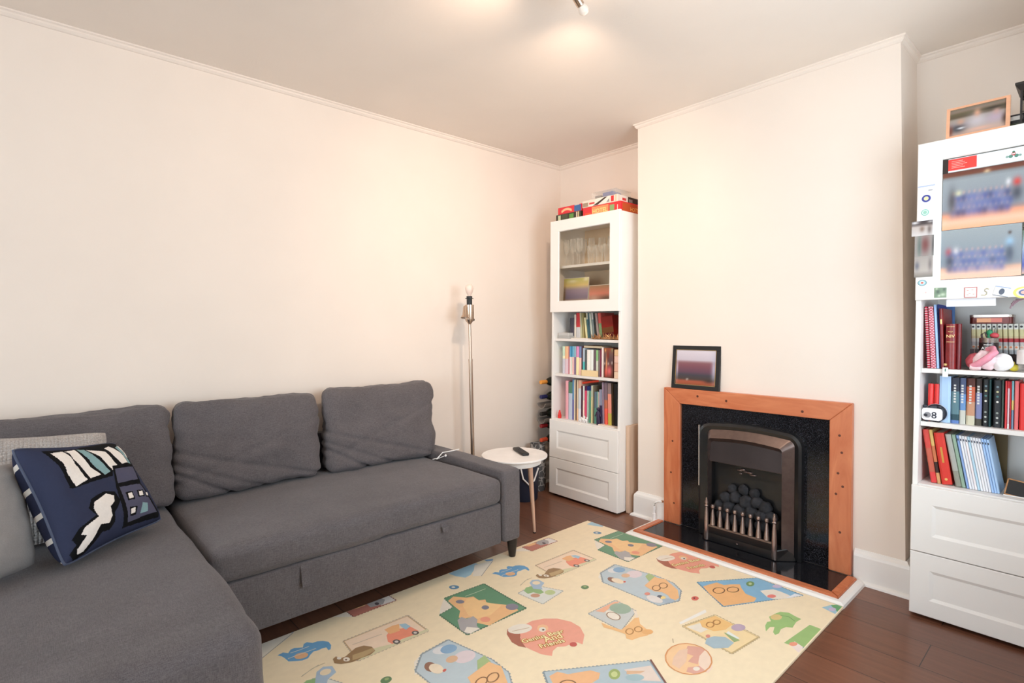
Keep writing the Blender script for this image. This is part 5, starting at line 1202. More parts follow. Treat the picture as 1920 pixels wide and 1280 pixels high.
gamebox('board_game_box', 'dark green game box, lowest at left on the left cabinet', 'game box', ML, .012, .045, TOP, .232, .23, .056, (52, 50, 36), f_green)
def f_red(q, w, h):
    fr_(q, .152, w-.002, .002, h-.004, (56, 104, 160)); fr_(q, .156, w-.018, h-.006, h-.001, (226, 214, 210))
    for k in range(9):
        a = -1+2*k/8; fr_(q, .034+k*.0105, .0455+k*.0105, .014+.012*(1-a*a)-.004, .026+.012*(1-a*a), (248, 196, 150))
gamebox('board_game_box', 'red game box with blue end, on the green box atop the left cabinet', 'game box', ML, .028, .048, TOP+.0568, .216, .20, .048, (222, 52, 60), f_red)
def f_hotel(q, w, h):
    fr_(q, .078, .215, .012, h-.006, (244, 150, 100)); fr_(q, .02, .07, .006, .03, (226, 90, 50)); fr_(q, .225, .262, .006, h-.014, (140, 170, 110)); fr_(q, .03, .26, .004, .010, (240, 190, 180)); fr_(q, .285, .290, .01, h-.02, (250, 220, 210))
    text_faces(q, 'HOTEL', tr(.082, -.001, .020) @ rot('X', pi/2), .040, 0, (250, 222, 140), bold=.0008)
t = gamebox('board_game_box', 'large red game box lettered HOTEL at the right on the left cabinet', 'game box', ML, .256, .050, TOP, .312, .27, .070, (222, 50, 56), f_hotel)
q = MB(); q.box(.3118, .3125, .02, .25, .008, .062, col=(196, 86, 44)); text_faces(q, 'HOTEL', tr(.3128, .10, .018) @ rot('Z', pi/2) @ rot('X', pi/2), .034, 0, (240, 172, 90), bold=.0008); q.out('printed_side', 'print_gloss', t)
def f_white(q, w, h):
    q.poly([(.055, -.0006, .004), (.20, -.0006, .004), (.235, -.0006, h-.002), (.12, -.0006, h-.002)], 0, (240, 232, 222))
    q.poly([(.09, -.0008, .002), (.13, -.0008, .002), (.21, -.0008, h-.004), (.19, -.0008, h-.002)], 0, (66, 50, 44))
    fr_(q, .06, .105, .014, .026, (214, 70, 70), -.0008); fr_(q, .005, .05, .004, .03, (160, 140, 120)); fr_(q, .24, .262, .006, h-.004, (216, 50, 54)); fr_(q, .272, .284, .004, h-.002, (236, 200, 170)); fr_(q, .16, .225, .008, .026, (150, 150, 152))
t = gamebox('board_game_box', 'white and red patterned game box resting on the large red one', 'game box', ML, .250, .052, TOP+.0708, .292, .24, .046, (232, 222, 208), f_white)
q = MB(); q.box(.2918, .2924, .03, .11, .004, .044, col=(240, 232, 222)); q.box(.2918, .2926, .05, .09, .014, .030, col=(214, 70, 70)); q.box(.2918, .2925, .11, .235, .002, .044, col=(60, 46, 42)); q.box(.2918, .2927, .12, .16, .010, .030, col=(150, 146, 146)); q.out('printed_side', 'print_gloss', t)
t = thing('plastic_box', 'clear plastic box holding blue pieces, topmost on the left cabinet', 'box'); t.matrix_world = ML @ tr(.312, .075, TOP+.1176) @ rot('Z', .02)
b = MB(); b.box(0, .195, 0, .17, 0, .002).box(0, .195, 0, .002, 0, .045).box(0, .195, .168, .17, 0, .045).box(0, .002, 0, .17, 0, .045).box(.193, .195, 0, .17, 0, .045).box(-.002, .197, -.002, .172, .045, .048); b.out('box', 'tumbler', t)
b = MB(); b.box(.085, .165, .006, .10, .002, .036, bev=.003, col=(88, 98, 150)); b.out('blue_pieces', 'print', t)
b = MB(); b.box(.022, .068, .006, .09, .002, .024, bev=.002, col=(120, 112, 108)); b.out('grey_pieces', 'print', t)

# ------------------------------------------------------------------ right cabinet: door
def flat(name, label, cat, mx, x0, x1, z0, z1, y, cf=None, col=(240, 238, 236), group=None, nx=40, ny=28, th=.0008, rz2=0.0, extra=None, mt='print_gloss'):
    w, h = x1-x0, z1-z0; b = MB(); b.keep = True
    b.box(-w/2, w/2, 0, th, -h/2, h/2, col=col)
    if cf: photo(b, -w/2, w/2, -h/2, h/2, -.0002, cf, nx, ny)
    if extra: extra(b, w, h)
    bmesh.ops.recalc_face_normals(b.bm, faces=b.bm.faces[:])
    o = b.out(name, mt); tag(o, label, cat, group)
    o.matrix_world = mx @ tr((x0+x1)/2, y, (z0+z1)/2) @ rot('Y', rz2); return o
PG = 'photographs on the right cabinet door'
random.seed(9)
wallc = (132, 142, 150)
def team(base_y, n, skin=(200, 160, 150), cols=((70, 80, 150), (96, 104, 168), (58, 62, 112), (120, 116, 160)), y0=.28, y1=.56, xa=.14, xb=.86):
    bl_ = []
    for r_ in range(3):
        for k in range(n):
            x = xa+(xb-xa)*(k+.5*(r_ % 2))/n; y = y0+(y1-y0)*r_/2.2
            bl_.append((x, y, .045, .075, random.choice(cols), .62)); bl_.append((x, y+.09, .016, .03, skin, .55))
    return bl_
b1 = vgrad([(0, (240, 168, 130)), (.12, (240, 186, 158)), (.24, (226, 152, 120)), (.30, (150, 130, 130)), (.36, (134, 140, 148)), (.84, (146, 154, 160)), (.90, (130, 134, 138)), (.93, (112, 70, 54)), (.96, (110, 60, 46)), (1, (96, 56, 46))])
t1 = team(0, 11)+[(.90, .68, .045, .07, (214, 76, 70), 1), (.80, .70, .03, .06, (216, 214, 218), .9), (.2, .62, .05, .05, (206, 204, 170), .9), (.12, .50, .05, .2, (76, 72, 74), .8), (.9, .50, .06, .12, (60, 62, 74), .8), (.55, .935, .04, .03, (226, 200, 160), .8)]
flat('photo_print', 'upper blurred team photo in blue kit on the right cabinet door glass', 'photo', MR, .083, .325, 1.575, 1.800, .0085, blobcol(b1, t1), group=PG, nx=70, ny=44)
b2 = vgrad([(0, (232, 176, 148)), (.10, (226, 182, 156)), (.20, (204, 160, 136)), (.26, (130, 132, 140)), (.34, (120, 130, 140)), (1, (150, 158, 162))])
t2 = team(0, 10, y0=.20, y1=.52, xa=.12, xb=.84)+[(.86, .66, .05, .09, (150, 186, 216), 1), (.86, .84, .02, .03, (70, 56, 52), 1), (.86, .44, .05, .16, (62, 70, 88), .9), (.10, .55, .04, .08, (170, 70, 80), .8), (.2, .56, .04, .08, (206, 200, 206), .8), (.12, .36, .05, .12, (52, 52, 66), .8)]
flat('photo_print', 'lower blurred team photo in blue kit on the right cabinet door glass', 'photo', MR, .081, .317, 1.380, 1.5735, .0085, blobcol(b2, t2), group=PG, nx=70, ny=40)
flat('photo_print', 'third photo on the right cabinet door glass, mostly cut by the photo edge', 'photo', MR, .3185, .470, 1.385, 1.545, .0085, blobcol(vgrad([(0, (200, 160, 140)), (.2, (60, 70, 150)), (.6, (150, 170, 190)), (1, (90, 110, 90))]), [(.2, .5, .1, .2, (214, 218, 226), .8)]), group=PG)
def paper_extra(b, w, h):
    b.box(-w/2, -w/2+.086, -.0006, 0, -h/2+.006, h/2-.002, col=(228, 68, 62))
    for k in range(5): b.box(-w/2+.010, -w/2+.045+(k*7 % 3)*.006, -.0009, 0, h/2-.012-k*.0062, h/2-.0105-k*.0062, col=(246, 190, 180))
    for k, (x, z, r, c) in enumerate(((.042, .004, .006, (190, 60, 60)), (.042, .011, .004, (80, 130, 110)), (.034, -.004, .006, (90, 140, 124)), (.050, -.004, .006, (90, 140, 124)), (.024, -.004, .004, (140, 170, 160)), (.060, -.004, .004, (140, 170, 160)))):
        b.lathe([(r, 0), (r, .0008)], 14, mx=tr(x-.012, 0, z) @ rot('X', pi/2), col=c)
    b.box(.026, .034, -.0011, 0, .002, .006, col=(240, 236, 236))
flat('notice_sheet', 'white printed sheet with red panel and crest at the door glass top', 'paper', MR, .099, .420, 1.802, 1.854, .0085, col=(226, 230, 238), extra=paper_extra)
flat('photo_print', 'dark photo edge behind the printed sheet, top of right door glass', 'photo', MR, .0815, .099, 1.800, 1.855, .0088, col=(44, 34, 32))
flat('paper_sheet', 'white paper strip hanging below the right cabinet door', 'paper', MR, .100, .248, 1.271, 1.300, .0196, col=(238, 238, 246), mt='print')
SG = 'stickers and pictures on the right cabinet door frame'
flat('paper_sheet', 'narrow white paper slip stuck along the left frame of right door', 'paper', MR, .004, .060, 1.575, 1.765, -.0012, col=(238, 238, 244), mt='print', extra=lambda b, w, h: (b.box(-w/2, w/2, -.0005, 0, h/2-.006, h/2-.001, col=(176, 188, 220)), b.box(w/2-.022, w/2-.008, -.0005, 0, h/2-.024, h/2-.020, col=(150, 150, 156))))
def badge(cx, cz, rx, rz_, rings, label, y=-.0026):
    b = MB()
    for k, (f, col) in enumerate(rings):
        b.prism([(cx+rx*f*cos(2*pi*i/28), cz+rz_*f*sin(2*pi*i/28)) for i in range(28)], 0, .0008+.0004*k, col=col)
    for v in b.bm.verts: v.co = Vector((v.co.x-cx, -v.co.z, v.co.y-cz))
    o = b.out('badge_sticker', 'print_gloss'); tag(o, label, 'sticker', SG); o.matrix_world = MR @ tr(cx, y+.0010, cz)
badge(.032, 1.711, .0150, .0150, [(1, (84, 92, 166)), (.84, (60, 66, 140)), (.55, (214, 206, 196)), (.4, (236, 226, 160))], 'round blue and cream badge sticker on the left frame of right door')
badge(.029, 1.655, .0125, .0130, [(1, (120, 190, 170)), (.8, (206, 230, 218)), (.5, (150, 200, 180))], 'round pale green badge sticker on the left frame of right door')
badge(.024, 1.370, .0150, .0120, [(1, (70, 110, 120)), (.85, (150, 196, 206)), (.55, (220, 226, 226)), (.3, (200, 80, 60))], 'oval teal badge sticker with red centre, door frame lower left', -.0012)
badge(.327, 1.316, .030, .0215, [(1, (242, 224, 90)), (.72, (236, 206, 196)), (.5, (60, 90, 140)), (.3, (226, 170, 150))], 'yellow oval sticker with small face, bottom rail of right door', -.0012)
flat('photo_print', 'uppermost small blurred photo taped over the left edge of right door', 'photo', MR, -.014, .055, 1.562, 1.622, -.0030, blobcol(vgrad([(0, (206, 200, 200)), (.6, (190, 178, 172)), (.8, (70, 60, 60)), (1, (60, 50, 52))]), [(.5, .45, .12, .2, (120, 96, 84), .8), (.85, .4, .1, .3, (96, 84, 80), .8), (.15, .9, .2, .1, (230, 228, 230), .9), (.9, .9, .15, .08, (226, 226, 226), .6)]), group=PG)
flat('photo_print', 'middle small blurred photo taped over the left edge of right door', 'photo', MR, -.003, .060, 1.478, 1.5615, -.0030, blobcol((150, 144, 140), [(.55, .55, .22, .4, (112, 56, 54), .9), (.25, .5, .1, .5, (86, 106, 100), .8), (.95, .5, .05, .5, (60, 60, 60), .8)]), group=PG)
flat('photo_print', 'lowest small blurred photo taped over the left edge of right door', 'photo', MR, -.003, .058, 1.393, 1.4775, -.0030, blobcol(vgrad([(0, (120, 112, 104)), (.3, (176, 166, 158)), (1, (160, 152, 146))]), [(.15, .55, .12, .2, (86, 88, 104), .8), (.85, .6, .1, .3, (100, 90, 90), .7)]), group=PG)
badge(.036, 1.330, .009, .009, [(1, (236, 214, 210)), (.6, (246, 238, 236)), (.4, (226, 190, 184))], 'faint pink drawing sticker, bottom left corner of right door frame', -.0012)
flat('picture_card', 'green patterned square card on the bottom rail of right door', 'card', MR, .064, .103, 1.307, 1.347, -.0014, blobcol((110, 134, 104), [(.3, .6, .15, .2, (60, 76, 60), .9), (.7, .3, .2, .15, (196, 210, 180), .9), (.4, .2, .1, .1, (220, 226, 206), .8), (.8, .8, .1, .15, (70, 84, 70), .9), (.2, .9, .1, .1, (210, 220, 190), .8)]), group=SG, nx=16, ny=16)
flat('picture_card', 'faint white square card, second on the bottom rail of right door', 'card', MR, .112, .149, 1.307, 1.346, -.0014, None, (246, 242, 240), SG, extra=lambda b, w, h: [b.box(x0, x1, -.0005, 0, z0, z1, col=(228, 214, 210)) for x0, x1, z0, z1 in ((-w/2+.003, w/2-.003, h/2-.004, h/2-.003), (-.008, .006, -.002, -.001), (.004, .012, -.008, -.007))])
flat('picture_card', 'red framed square card, third on the bottom rail of right door', 'card', MR, .157, .196, 1.303, 1.344, -.0014, None, (176, 84, 76), SG, extra=lambda b, w, h: [b.box(-w/2+.003, w/2-.003, -.0004, 0, -h/2+.003, h/2-.003, col=(240, 228, 220))]+[b.box(x, x+.006, -.0006, 0, z, z+.002, col=(196, 120, 100)) for x, z in ((-.012, .006), (.002, .008), (-.006, -.004), (.006, -.008), (-.012, -.010))])
t = thing('paper_cutout', 'curly S shaped paper cutout on the bottom rail of right door', 'cutout', group=SG); t.matrix_world = MR @ tr(.220, -.002, 1.321)
b = MB(); b.tube([(.010, 0, .012), (.004, 0, .015), (-.002, 0, .012), (-.002, 0, .006), (.004, 0, .001), (.004, 0, -.006), (-.002, 0, -.011), (-.012, 0, -.009)], .0016, 8); b.out('curl', mat('olive_paper', (186, 176, 140), .7), t, smooth=True)
flat('picture_card', 'tilted card with dark oval drawing on the bottom rail of right door', 'card', MR, .244, .288, 1.304, 1.340, -.0020, None, (226, 228, 232), SG, rz2=radians(14), extra=lambda b, w, h: (b.prism([(.008*cos(2*pi*i/18), .012*sin(2*pi*i/18)) for i in range(18)], 0, .0006, mx=rot('X', pi/2), col=(50, 56, 78)), b.box(-w/2, w/2, -.0004, 0, -h/2, -h/2+.003, col=(120, 120, 126)), b.box(-w/2, w/2, -.0004, 0, h/2-.003, h/2, col=(130, 150, 190))))

# ------------------------------------------------------------------ right cabinet: on top
t = item('framed_photo', 'pale wood framed blurred family photo standing on the right cabinet', 'picture', MR, .089, .006, 1.9300)
fw, fh, fb = .188, .128, .0135
tilt = rot('X', radians(-6)); b = MB()
b.box(0, fw, 0, .012, 0, fb, mx=tilt).box(0, fw, 0, .012, fh-fb*.6, fh, mx=tilt).box(0, fb*.8, 0, .012, fb, fh-fb*.6, mx=tilt).box(fw-fb*.9, fw, 0, .012, fb, fh-fb*.6, mx=tilt); b.out('frame', mat('peach_wood', (226, 168, 132), .5, vary=.05, stretch=(1, 1, 6)), t)
b = MB(); photo(b, fb*.8, fw-fb*.9, fb, fh-fb*.6, .004, blobcol(vgrad([(0, (190, 160, 146)), (.15, (178, 158, 146)), (.4, (166, 156, 158)), (.6, (150, 142, 132)), (.68, (84, 72, 56)), (.80, (92, 84, 60)), (.9, (130, 112, 100)), (1, (110, 106, 92))]), [(.15, .26, .16, .16, (56, 56, 64), 1), (.21, .26, .07, .035, (220, 222, 226), 1), (.5, .45, .16, .25, (186, 178, 184), 1), (.5, .72, .06, .14, (206, 156, 130), 1), (.82, .42, .14, .2, (176, 156, 172), .9), (.84, .62, .06, .12, (190, 150, 140), .8), (.2, .5, .07, .1, (196, 146, 122), .8), (.98, .3, .05, .2, (70, 46, 38), .8), (.02, .2, .04, .2, (110, 50, 36), .8), (.55, .12, .2, .06, (216, 166, 146), .8), (.8, .78, .2, .05, (50, 40, 34), .8)]), 48, 36, mx=tilt); b.keep = True
b.out('photo', 'print_gloss', t)
MB().box(.002, fw-.002, .006, .010, .003, fh-.003, mx=tilt).out('backing', 'black', t)
t = item('framed_photo', 'small black framed card beside the pale wood frame on the right cabinet', 'picture', MR, .262, .055, 1.930)
MB().box(0, .052, 0, .010, .0, .060, bev=.001).out('frame', 'black', t); MB().box(.004, .046, -.0006, 0, .038, .053, col=(214, 206, 200)).out('card', 'print', t); MB().box(.006, .046, -.0006, 0, .004, .026, col=(74, 80, 62)).out('mount', 'print', t)
t = item('lantern', 'dark brown square glass lantern at the right edge on top of the right cabinet', 'lantern', MR, .3000, .006, 1.930)
b = MB(); b.prism([(0, 0), (.13, 0), (.13, .13), (0, .13)], 0, .012, bev=.002)
b.hexa([(.004, .004, .130), (.126, .004, .130), (.126, .126, .130), (.004, .126, .130), (-.010, -.010, .150), (.140, -.010, .150), (.140, .140, .150), (-.010, .140, .150)], bev=.001)
b.box(-.010, .140, -.010, .140, .150, .158, bev=.001)
for x in (.004, .120):
    for y in (.004, .120): b.box(x, x+.006, y, y+.006, .012, .132)
for z in (.05, .098): b.box(.005, .125, .004, .007, z, z+.0025)
b.out('frame', 'black_wood', t)
b = MB(); b.box(.010, .120, .006, .008, .012, .13).box(.010, .120, .122, .124, .012, .13).box(.006, .008, .010, .12, .012, .13).box(.122, .124, .010, .12, .012, .13); b.out('glass', 'clear', t)
MB().lathe([(.026, .0125), (.026, .07), (.022, .072)], 24, mx=tr(.065, .065, 0)).out('candle', mat('cream_wax', (226, 214, 196), .5), t, smooth=True)

# ------------------------------------------------------------------ right cabinet: top open shelf
SH1 = 1.0206
def gingham():
    m = mat('pink_gingham', (214, 96, 110), .6); nt = m.node_tree; N = nt.nodes; L = nt.links; b = N['Principled BSDF']
    tc = N.new('ShaderNodeTexCoord'); ck = N.new('ShaderNodeTexChecker'); ck.inputs['Scale'].default_value = 170; ck.inputs['Color1'].default_value = lin((206, 96, 112)); ck.inputs['Color2'].default_value = lin((238, 196, 204)); L.new(tc.outputs['Object'], ck.inputs[0]); L.new(ck.outputs[0], b.inputs['Base Color']); return m
M['gingham'] = gingham(); M['magenta'] = mat('magenta_card', (186, 34, 60), .6)
for k, (x, w, mm, lab) in enumerate(((.0330, .009, 'magenta', 'dark magenta spiral notebook at far left of the right cabinet upper shelf'), (.0450, .016, 'gingham', 'pink checked spiral notebook second from left, right cabinet upper shelf'))):
    t = thing('spiral_notebook', lab, 'notebook', group='spiral notebooks on the right cabinet'); t.matrix_world = MR @ tr(x+.003, .058, SH1) @ rot('Y', -.055)
    MB().box(0, w, .004, .18, 0, .255, bev=.001).out('cover', mm, t)
    b = MB()
    for j in range(26):
        zc = .006+j*.0096; b.tube([(w*.5+(w*.5+.001)*cos(a), .006+.006*sin(a)-.003, zc) for a in [2*pi*i/9 for i in range(9)]], .0010, 5)
    b.out('spiral_wire', 'magenta' if k else 'white', t)
book(MR, .0665, .06, SH1, .0080, .262, .19, -.055, [(166, 200, 246)], 'pale blue folder between the notebooks and red books, right cabinet upper shelf', 'upright books on the right cabinet upper shelf', True, name='folder')
book(MR, .0750, .085, SH1, .0030, .265, .17, -.055, [(52, 74, 176)], 'thin royal blue folder behind the pale blue one, right cabinet upper shelf', 'upright books on the right cabinet upper shelf', True, name='folder')
MB_ = MB().box(.0, .055, .0, .003, .0, .262, bev=.0005, col=(92, 130, 186)); o = MB_.out('folder', 'print'); tag(o, 'blue card folder standing at the back above the tall red book', 'folder'); place(o, MR, .036, .262, SH1)
M['leather'] = mat('dark_red_leather', (128, 26, 26), .38, vary=.12, vscale=60, bump=.15, bscale=300, coat=.1)
M['leather2'] = mat('maroon_leather', (108, 18, 26), .4, vary=.12, vscale=60, bump=.15, bscale=300, coat=.1)
M['gilt'] = mat('gilt', (214, 180, 120), .35, .7)
def leather_book(x, y, w, h, d, m, label, lean=0.0, title=None, cover=None, rz=0.0):
    t = thing('book', label, 'book', group='dark red leather books on the right cabinet'); t.matrix_world = MR @ tr(x, y, SH1) @ rot('Z', rz) @ rot('Y', lean)
    b = MB(); n_ = 8
    prof = [(0, .010)]+[(w/2-w/2*cos(pi*i/n_), .010-.010*sin(pi*i/n_)) for i in range(1, n_)]+[(w, .010), (w, d), (w-.002, d), (w-.002, .012), (.002, .012), (.002, d), (0, d)]
    b.prism(prof, 0, h); b.out('cover', m, t, smooth=True)
    MB().box(.0022, w-.0022, .012, d-.004, .003, h-.003).out('pages', 'gilt', t)
    if title:
        q = MB(); title(q, w, h); q.out('lettering', 'gilt', t)
    return t
leather_book(.0785, .060, .0140, .246, .19, 'leather', 'tall red leather book left of the thick one lettered NIV', -.04, lambda q, w, h: q.box(w*.3, w*.7, -.0004, .001, h*.74, h*.82))
def niv(q, w, h):
    text_faces(q, 'NIV', tr(w/2, -.0006, h*.70) @ rot('X', pi/2), .017, align='CENTER'); text_faces(q, 'HOLY', tr(w/2, -.0006, h*.82) @ rot('X', pi/2), .006, align='CENTER')
    for z in (.94, .60): q.box(w*.12, w*.88, -.0004, .003, h*z, h*z+.0012)
leather_book(.0930, .052, .0335, .182, .13, 'leather', 'thick dark red leather bible lettered NIV on its spine, right cabinet', 0, niv)
t = leather_book(.1290, .062, .0180, .183, .13, 'leather2', 'maroon leather book with gold emblem on its turned cover, right cabinet', 0, None, rz=.42)
t2 = MB(); t2.lathe([(.0085, 0), (.0085, .0006)], 18, mx=tr(0, 0, 0)); t2.lathe([(.004, .0006), (.004, .0010)], 12, mx=tr(0, -.020, 0))
o = t2.out('emblem', 'gilt', t); o.matrix_local = tr(.018, .035, .105) @ rot('Z', pi/2) @ rot('X', pi/2) @ tr(0, 0, 0)
# dark boxes with the row of white comics on them and a tin on top
o = MB().box(0, .20, 0, .12, 0, .062, bev=.002, col=(46, 32, 34)).out('storage_box', 'print'); tag(o, 'dark low box carrying the row of white comics, right cabinet', 'box'); place(o, MR, .150, .200, SH1)
NUM = ['white', 'white']
for i in range(12):
    x = .156+i*.01625; w = .0150; h = .121
    o = book(MR, x, .205, SH1+.0625, w, h, .10, -.035, [(222, 222, 214), (.18, 214, 206, 160), (.40, 206, 190, 150), (.48, 176, 58, 66) if i > 4 else (.48, 216, 212, 206), (.60, 190, 186, 186), (.72, 222, 214, 206), (.86, 176, 180, 184)], 'slim white and red comic book, %s from left in the row under the tin' % ORD[i], 'row of white comics on the right cabinet', True, name='comic_book')
    q = MB(); q.lathe([(.0042, 0), (.0042, .0005)], 14, mx=tr(w/2, 0, h*.91) @ rot('X', pi/2), col=(66, 66, 70)); q.lathe([(.0040, 0), (.0040, .0005)], 14, mx=tr(w/2, 0, h*.23) @ rot('X', pi/2), col=(226, 140, 96)); q.out('emblem', 'print', o)
t = item('biscuit_tin', 'flat red and orange tin lying on top of the comics row', 'tin', MR, .146, .210, SH1+.1855)
def rrect(x0, x1, y0, y1, r, n=6):
    p = []
    for cx, cy, a0 in ((x1-r, y0+r, -pi/2), (x1-r, y1-r, 0), (x0+r, y1-r, pi/2), (x0+r, y0+r, pi)):
        for i in range(n+1): a = a0+pi/2*i/n; p.append((cx+r*cos(a), cy+r*sin(a)))
    return p
b = MB(); b.prism(rrect(0, .135, 0, .085, .014), 0, .026, bev=.002); b.out('body', mat('dark_red_tin', (96, 34, 28), .3, .3), t, smooth=True)
b = MB(); b.prism(rrect(-.001, .136, -.001, .086, .015), .026, .036, bev=.003); b.out('lid', mat('silver_tin', (178, 168, 160), .3, .8), t, smooth=True)
q = MB().box(.024, .068, -.0006, .001, .005, .022, col=(236, 146, 70)).box(.068, .102, -.0006, .001, .005, .022, col=(222, 84, 44)); q.out('printed_panel', 'print_gloss', t)
# tin with pens
t = item('tin_can', 'open silver tin with dark label holding small toys, right cabinet upper shelf', 'tin', MR, .218, .130, SH1+.0)
b = MB(); b.lathe([(0, 0), (.029, 0), (.030, .002), (.030, .125), (.031, .127), (.029, .127), (.028, .004), (0, .004)], 32, caps=False); b.out('can', mat('silver_can', (196, 190, 186), .25, .9), t, smooth=True)
b = MB(); b.lathe([(.0303, .045), (.0303, .108)], 32, caps=False, col=(48, 38, 38)); b.out('label', 'print_gloss', t, smooth=True)
q = MB(); text_faces(q, 'AZERA', tr(-.0185, -.0312, .082) @ rot('X', pi/2), .0135, 0, (238, 236, 232), bold=.0005); q.box(-.012, .012, -.0308, -.030, .098, .101, col=(220, 216, 212)); q.out('lettering', 'print', t)
b = MB(); b.tube([(0, 0, .11), (.002, 0, .145)], .008, 10); b.sphere((.002, -.002, .148), .010, sc=(1, .8, 1.2)); b.out('green_toy', mat('green_plastic', (40, 140, 96), .5), t, smooth=True)
b = MB(); b.sphere((.017, -.006, .137), .012, sc=(1.2, .8, .9)); b.out('red_toy', mat('red_plastic', (206, 76, 84), .5), t, smooth=True)
b = MB(); [b.tube([(.012, 0, .12), (.012+.012*cos(a), 0, .158+.012*sin(a))], .002, 6) for a in (.2, 1.0, 1.8, 2.6)]; b.out('grey_toy', mat('grey_plastic', (110, 112, 108), .5), t, smooth=True)
b = MB(); b.tube([(-.016, .0, .10), (-.022, -.004, .14), (-.012, -.006, .150), (-.006, -.004, .132)], .0035, 8); b.out('glasses_arm', mat('brown_plastic', (70, 52, 50), .5), t, smooth=True)
b = MB(); b.box(0, .03, 0, .012, 0, .082, bev=.001, col=(70, 52, 54)); b.box(.013, .016, -.0004, 0, 0, .082, col=(150, 120, 112)); o = b.out('wallet', 'print'); tag(o, 'dark brown narrow case standing left of the tin, right cabinet upper shelf', 'case'); place(o, MR, .158, .150, SH1)
# knotted pink and white fabric
t = item('knotted_scarf', 'pink and white knotted fabric bundle before the tin, right cabinet upper shelf', 'scarf', MR, .225, .072, SH1)
def blob(c, r, sc, seed, amp=.25, sub=4):
    b = MB(); q_ = bmesh.ops.create_icosphere(b.bm, subdivisions=sub, radius=r)
    for v in q_['verts']:
        k = 1+amp*noise.fractal(v.co*28+Vector((seed, 0, 0)), 1, 2, 3); v.co = Vector((v.co.x*sc[0]*k, v.co.y*sc[1]*k, v.co.z*sc[2]*k)); v.co += Vector(c); v.co.z = max(v.co.z, .0002)
    return b
pk = mat('pink_fabric', (232, 150, 168), .9, vary=.08, vscale=60); pk2 = mat('pale_pink_fabric', (244, 214, 218), .9, vary=.05, vscale=60); wf = mat('white_fabric', (244, 242, 242), .9, vary=.03, vscale=60); rp = mat('rose_fabric', (196, 88, 98), .9, vary=.1, vscale=60)
blob((-.040, .012, .036), .034, (.9, .8, .95), 1).out('rose_fold', rp, t, smooth=True)
blob((-.012, .0, .042), .038, (1.0, .8, 1.0), 2).out('pale_fold', pk2, t, smooth=True)
blob((.040, .002, .034), .034, (.95, .8, 1.0), 3, .12).out('white_fold', wf, t, smooth=True)
b = MB(); pts = [Vector((-.046, -.026, .014)), Vector((-.020, -.040, .030)), Vector((.004, -.040, .052)), Vector((.020, -.030, .072)), Vector((.012, -.008, .086)), Vector((-.006, .006, .082))]
for k_ in range(len(pts)-1):
    pass
b.tube(pts, [.012, .013, .013, .013, .012, .008], 12); b.out('pink_band', pk, t, smooth=True)
b = MB(); b.tube([(-.046, -.026, .014), (-.036, -.030, .010), (-.02, -.034, .009)], [.014, .012, .007], 10); b.out('pink_end', pk2, t, smooth=True)
# small ornament hung on the shelf edge
t = item('hanging_ornament', 'tiny white snowman-like charm with gold bead on the upper shelf edge', 'ornament', MR, .0985, .036, SH1-.022)
b = MB(); b.box(-.009, .009, -.0012, .0, -.010, .028, col=(236, 240, 242)); b.box(-.0015, .0015, -.0020, 0, .012, .024, col=(60, 120, 100)); b.out('tag_body', 'print', t)
b = MB(); b.sphere((0, -.002, .040), .006); b.out('bead', 'gilt', t, smooth=True)
# jar with cloth
t = item('glass_jar', 'glass jar with white cloth lid at the right edge of the upper shelf', 'jar', MR, .345, .080, SH1)
b = MB(); b.lathe([(0, 0), (.034, 0), (.038, .006), (.038, .070), (.034, .080), (.032, .080), (.035, .068), (.035, .008), (0, .006)], 32, caps=False); b.out('jar', 'tumbler', t, smooth=True)
b = MB(); b.lathe([(.041, .030), (.041, .078), (.036, .084), (0, .086)], 32, caps=False); b.out('cloth_cover', wf, t, smooth=True)
b = MB(); b.lathe([(0, .0865), (.028, .086), (.030, .100), (.022, .112), (0, .116)], 24, caps=False); b.out('lid', 'tumbler', t, smooth=True)
t = item('toy_duck', 'small yellow toy between the white fabric and glass jar, right cabinet', 'toy', MR, .297, .085, SH1)
b = MB(); b.sphere((0, 0, .014), .014, sc=(1.1, .9, 1)); b.sphere((-.005, -.004, .030), .009); b.tube([(-.013, -.006, .029), (-.018, -.008, .028)], [.003, .001], 6); b.out('body', mat('yellow_plastic', (212, 196, 60), .4), t, smooth=True)
# tassel under the door
t = thing('tassel', 'mauve ribbon tassel hanging below the right door at the edge', 'tassel'); t.matrix_world = MR @ tr(.325, .030, 1.302)
b = MB()
for k in range(7): b.tube([(.012, 0, -.002), (-.004-.004*k, -.003, -.010-.001*k), (-.020-.003*k, 0, -.016-.0045*k+.012*(k % 2))], [.002, .0026, .0022], 6)
b.tube([(.05, 0, .004), (.012, 0, -.001)], .003, 8); b.out('ribbons', mat('mauve_ribbon', (150, 122, 132), .7), t, smooth=True)

# ------------------------------------------------------------------ right cabinet: middle shelf
for k, x in enumerate((.0505, .0715)):
    t = item('pillar_candle', ('left' if k == 0 else 'right')+' one of the two red pillar candles behind the panda clock', 'candle', MR, x-.007, .095, .800, group='red candles on the right cabinet')
    b = MB(); b.lathe([(0, 0), (.0098, 0), (.0100, .002), (.0100, .152), (.009, .155), (0, .154)], 20, caps=False); b.out('wax', 'red', t, smooth=True); MB().lathe([(.0008, .153), (.0007, .160)], 6).out('wick', 'black', t)
t = item('panda_clock', 'black and white panda shaped toy showing number 8, right cabinet middle shelf', 'toy', MR, .0585, .058, .800)
wb = mat('panda_white', (240, 236, 236), .35); bb = mat('panda_black', (34, 36, 48), .35)
b = MB(); b.prism(rrect(-.038, .030, .006, .056, .012), -.016, .004, bev=.003, mx=rot('X', pi/2)); b.out('face', wb, t, smooth=True)
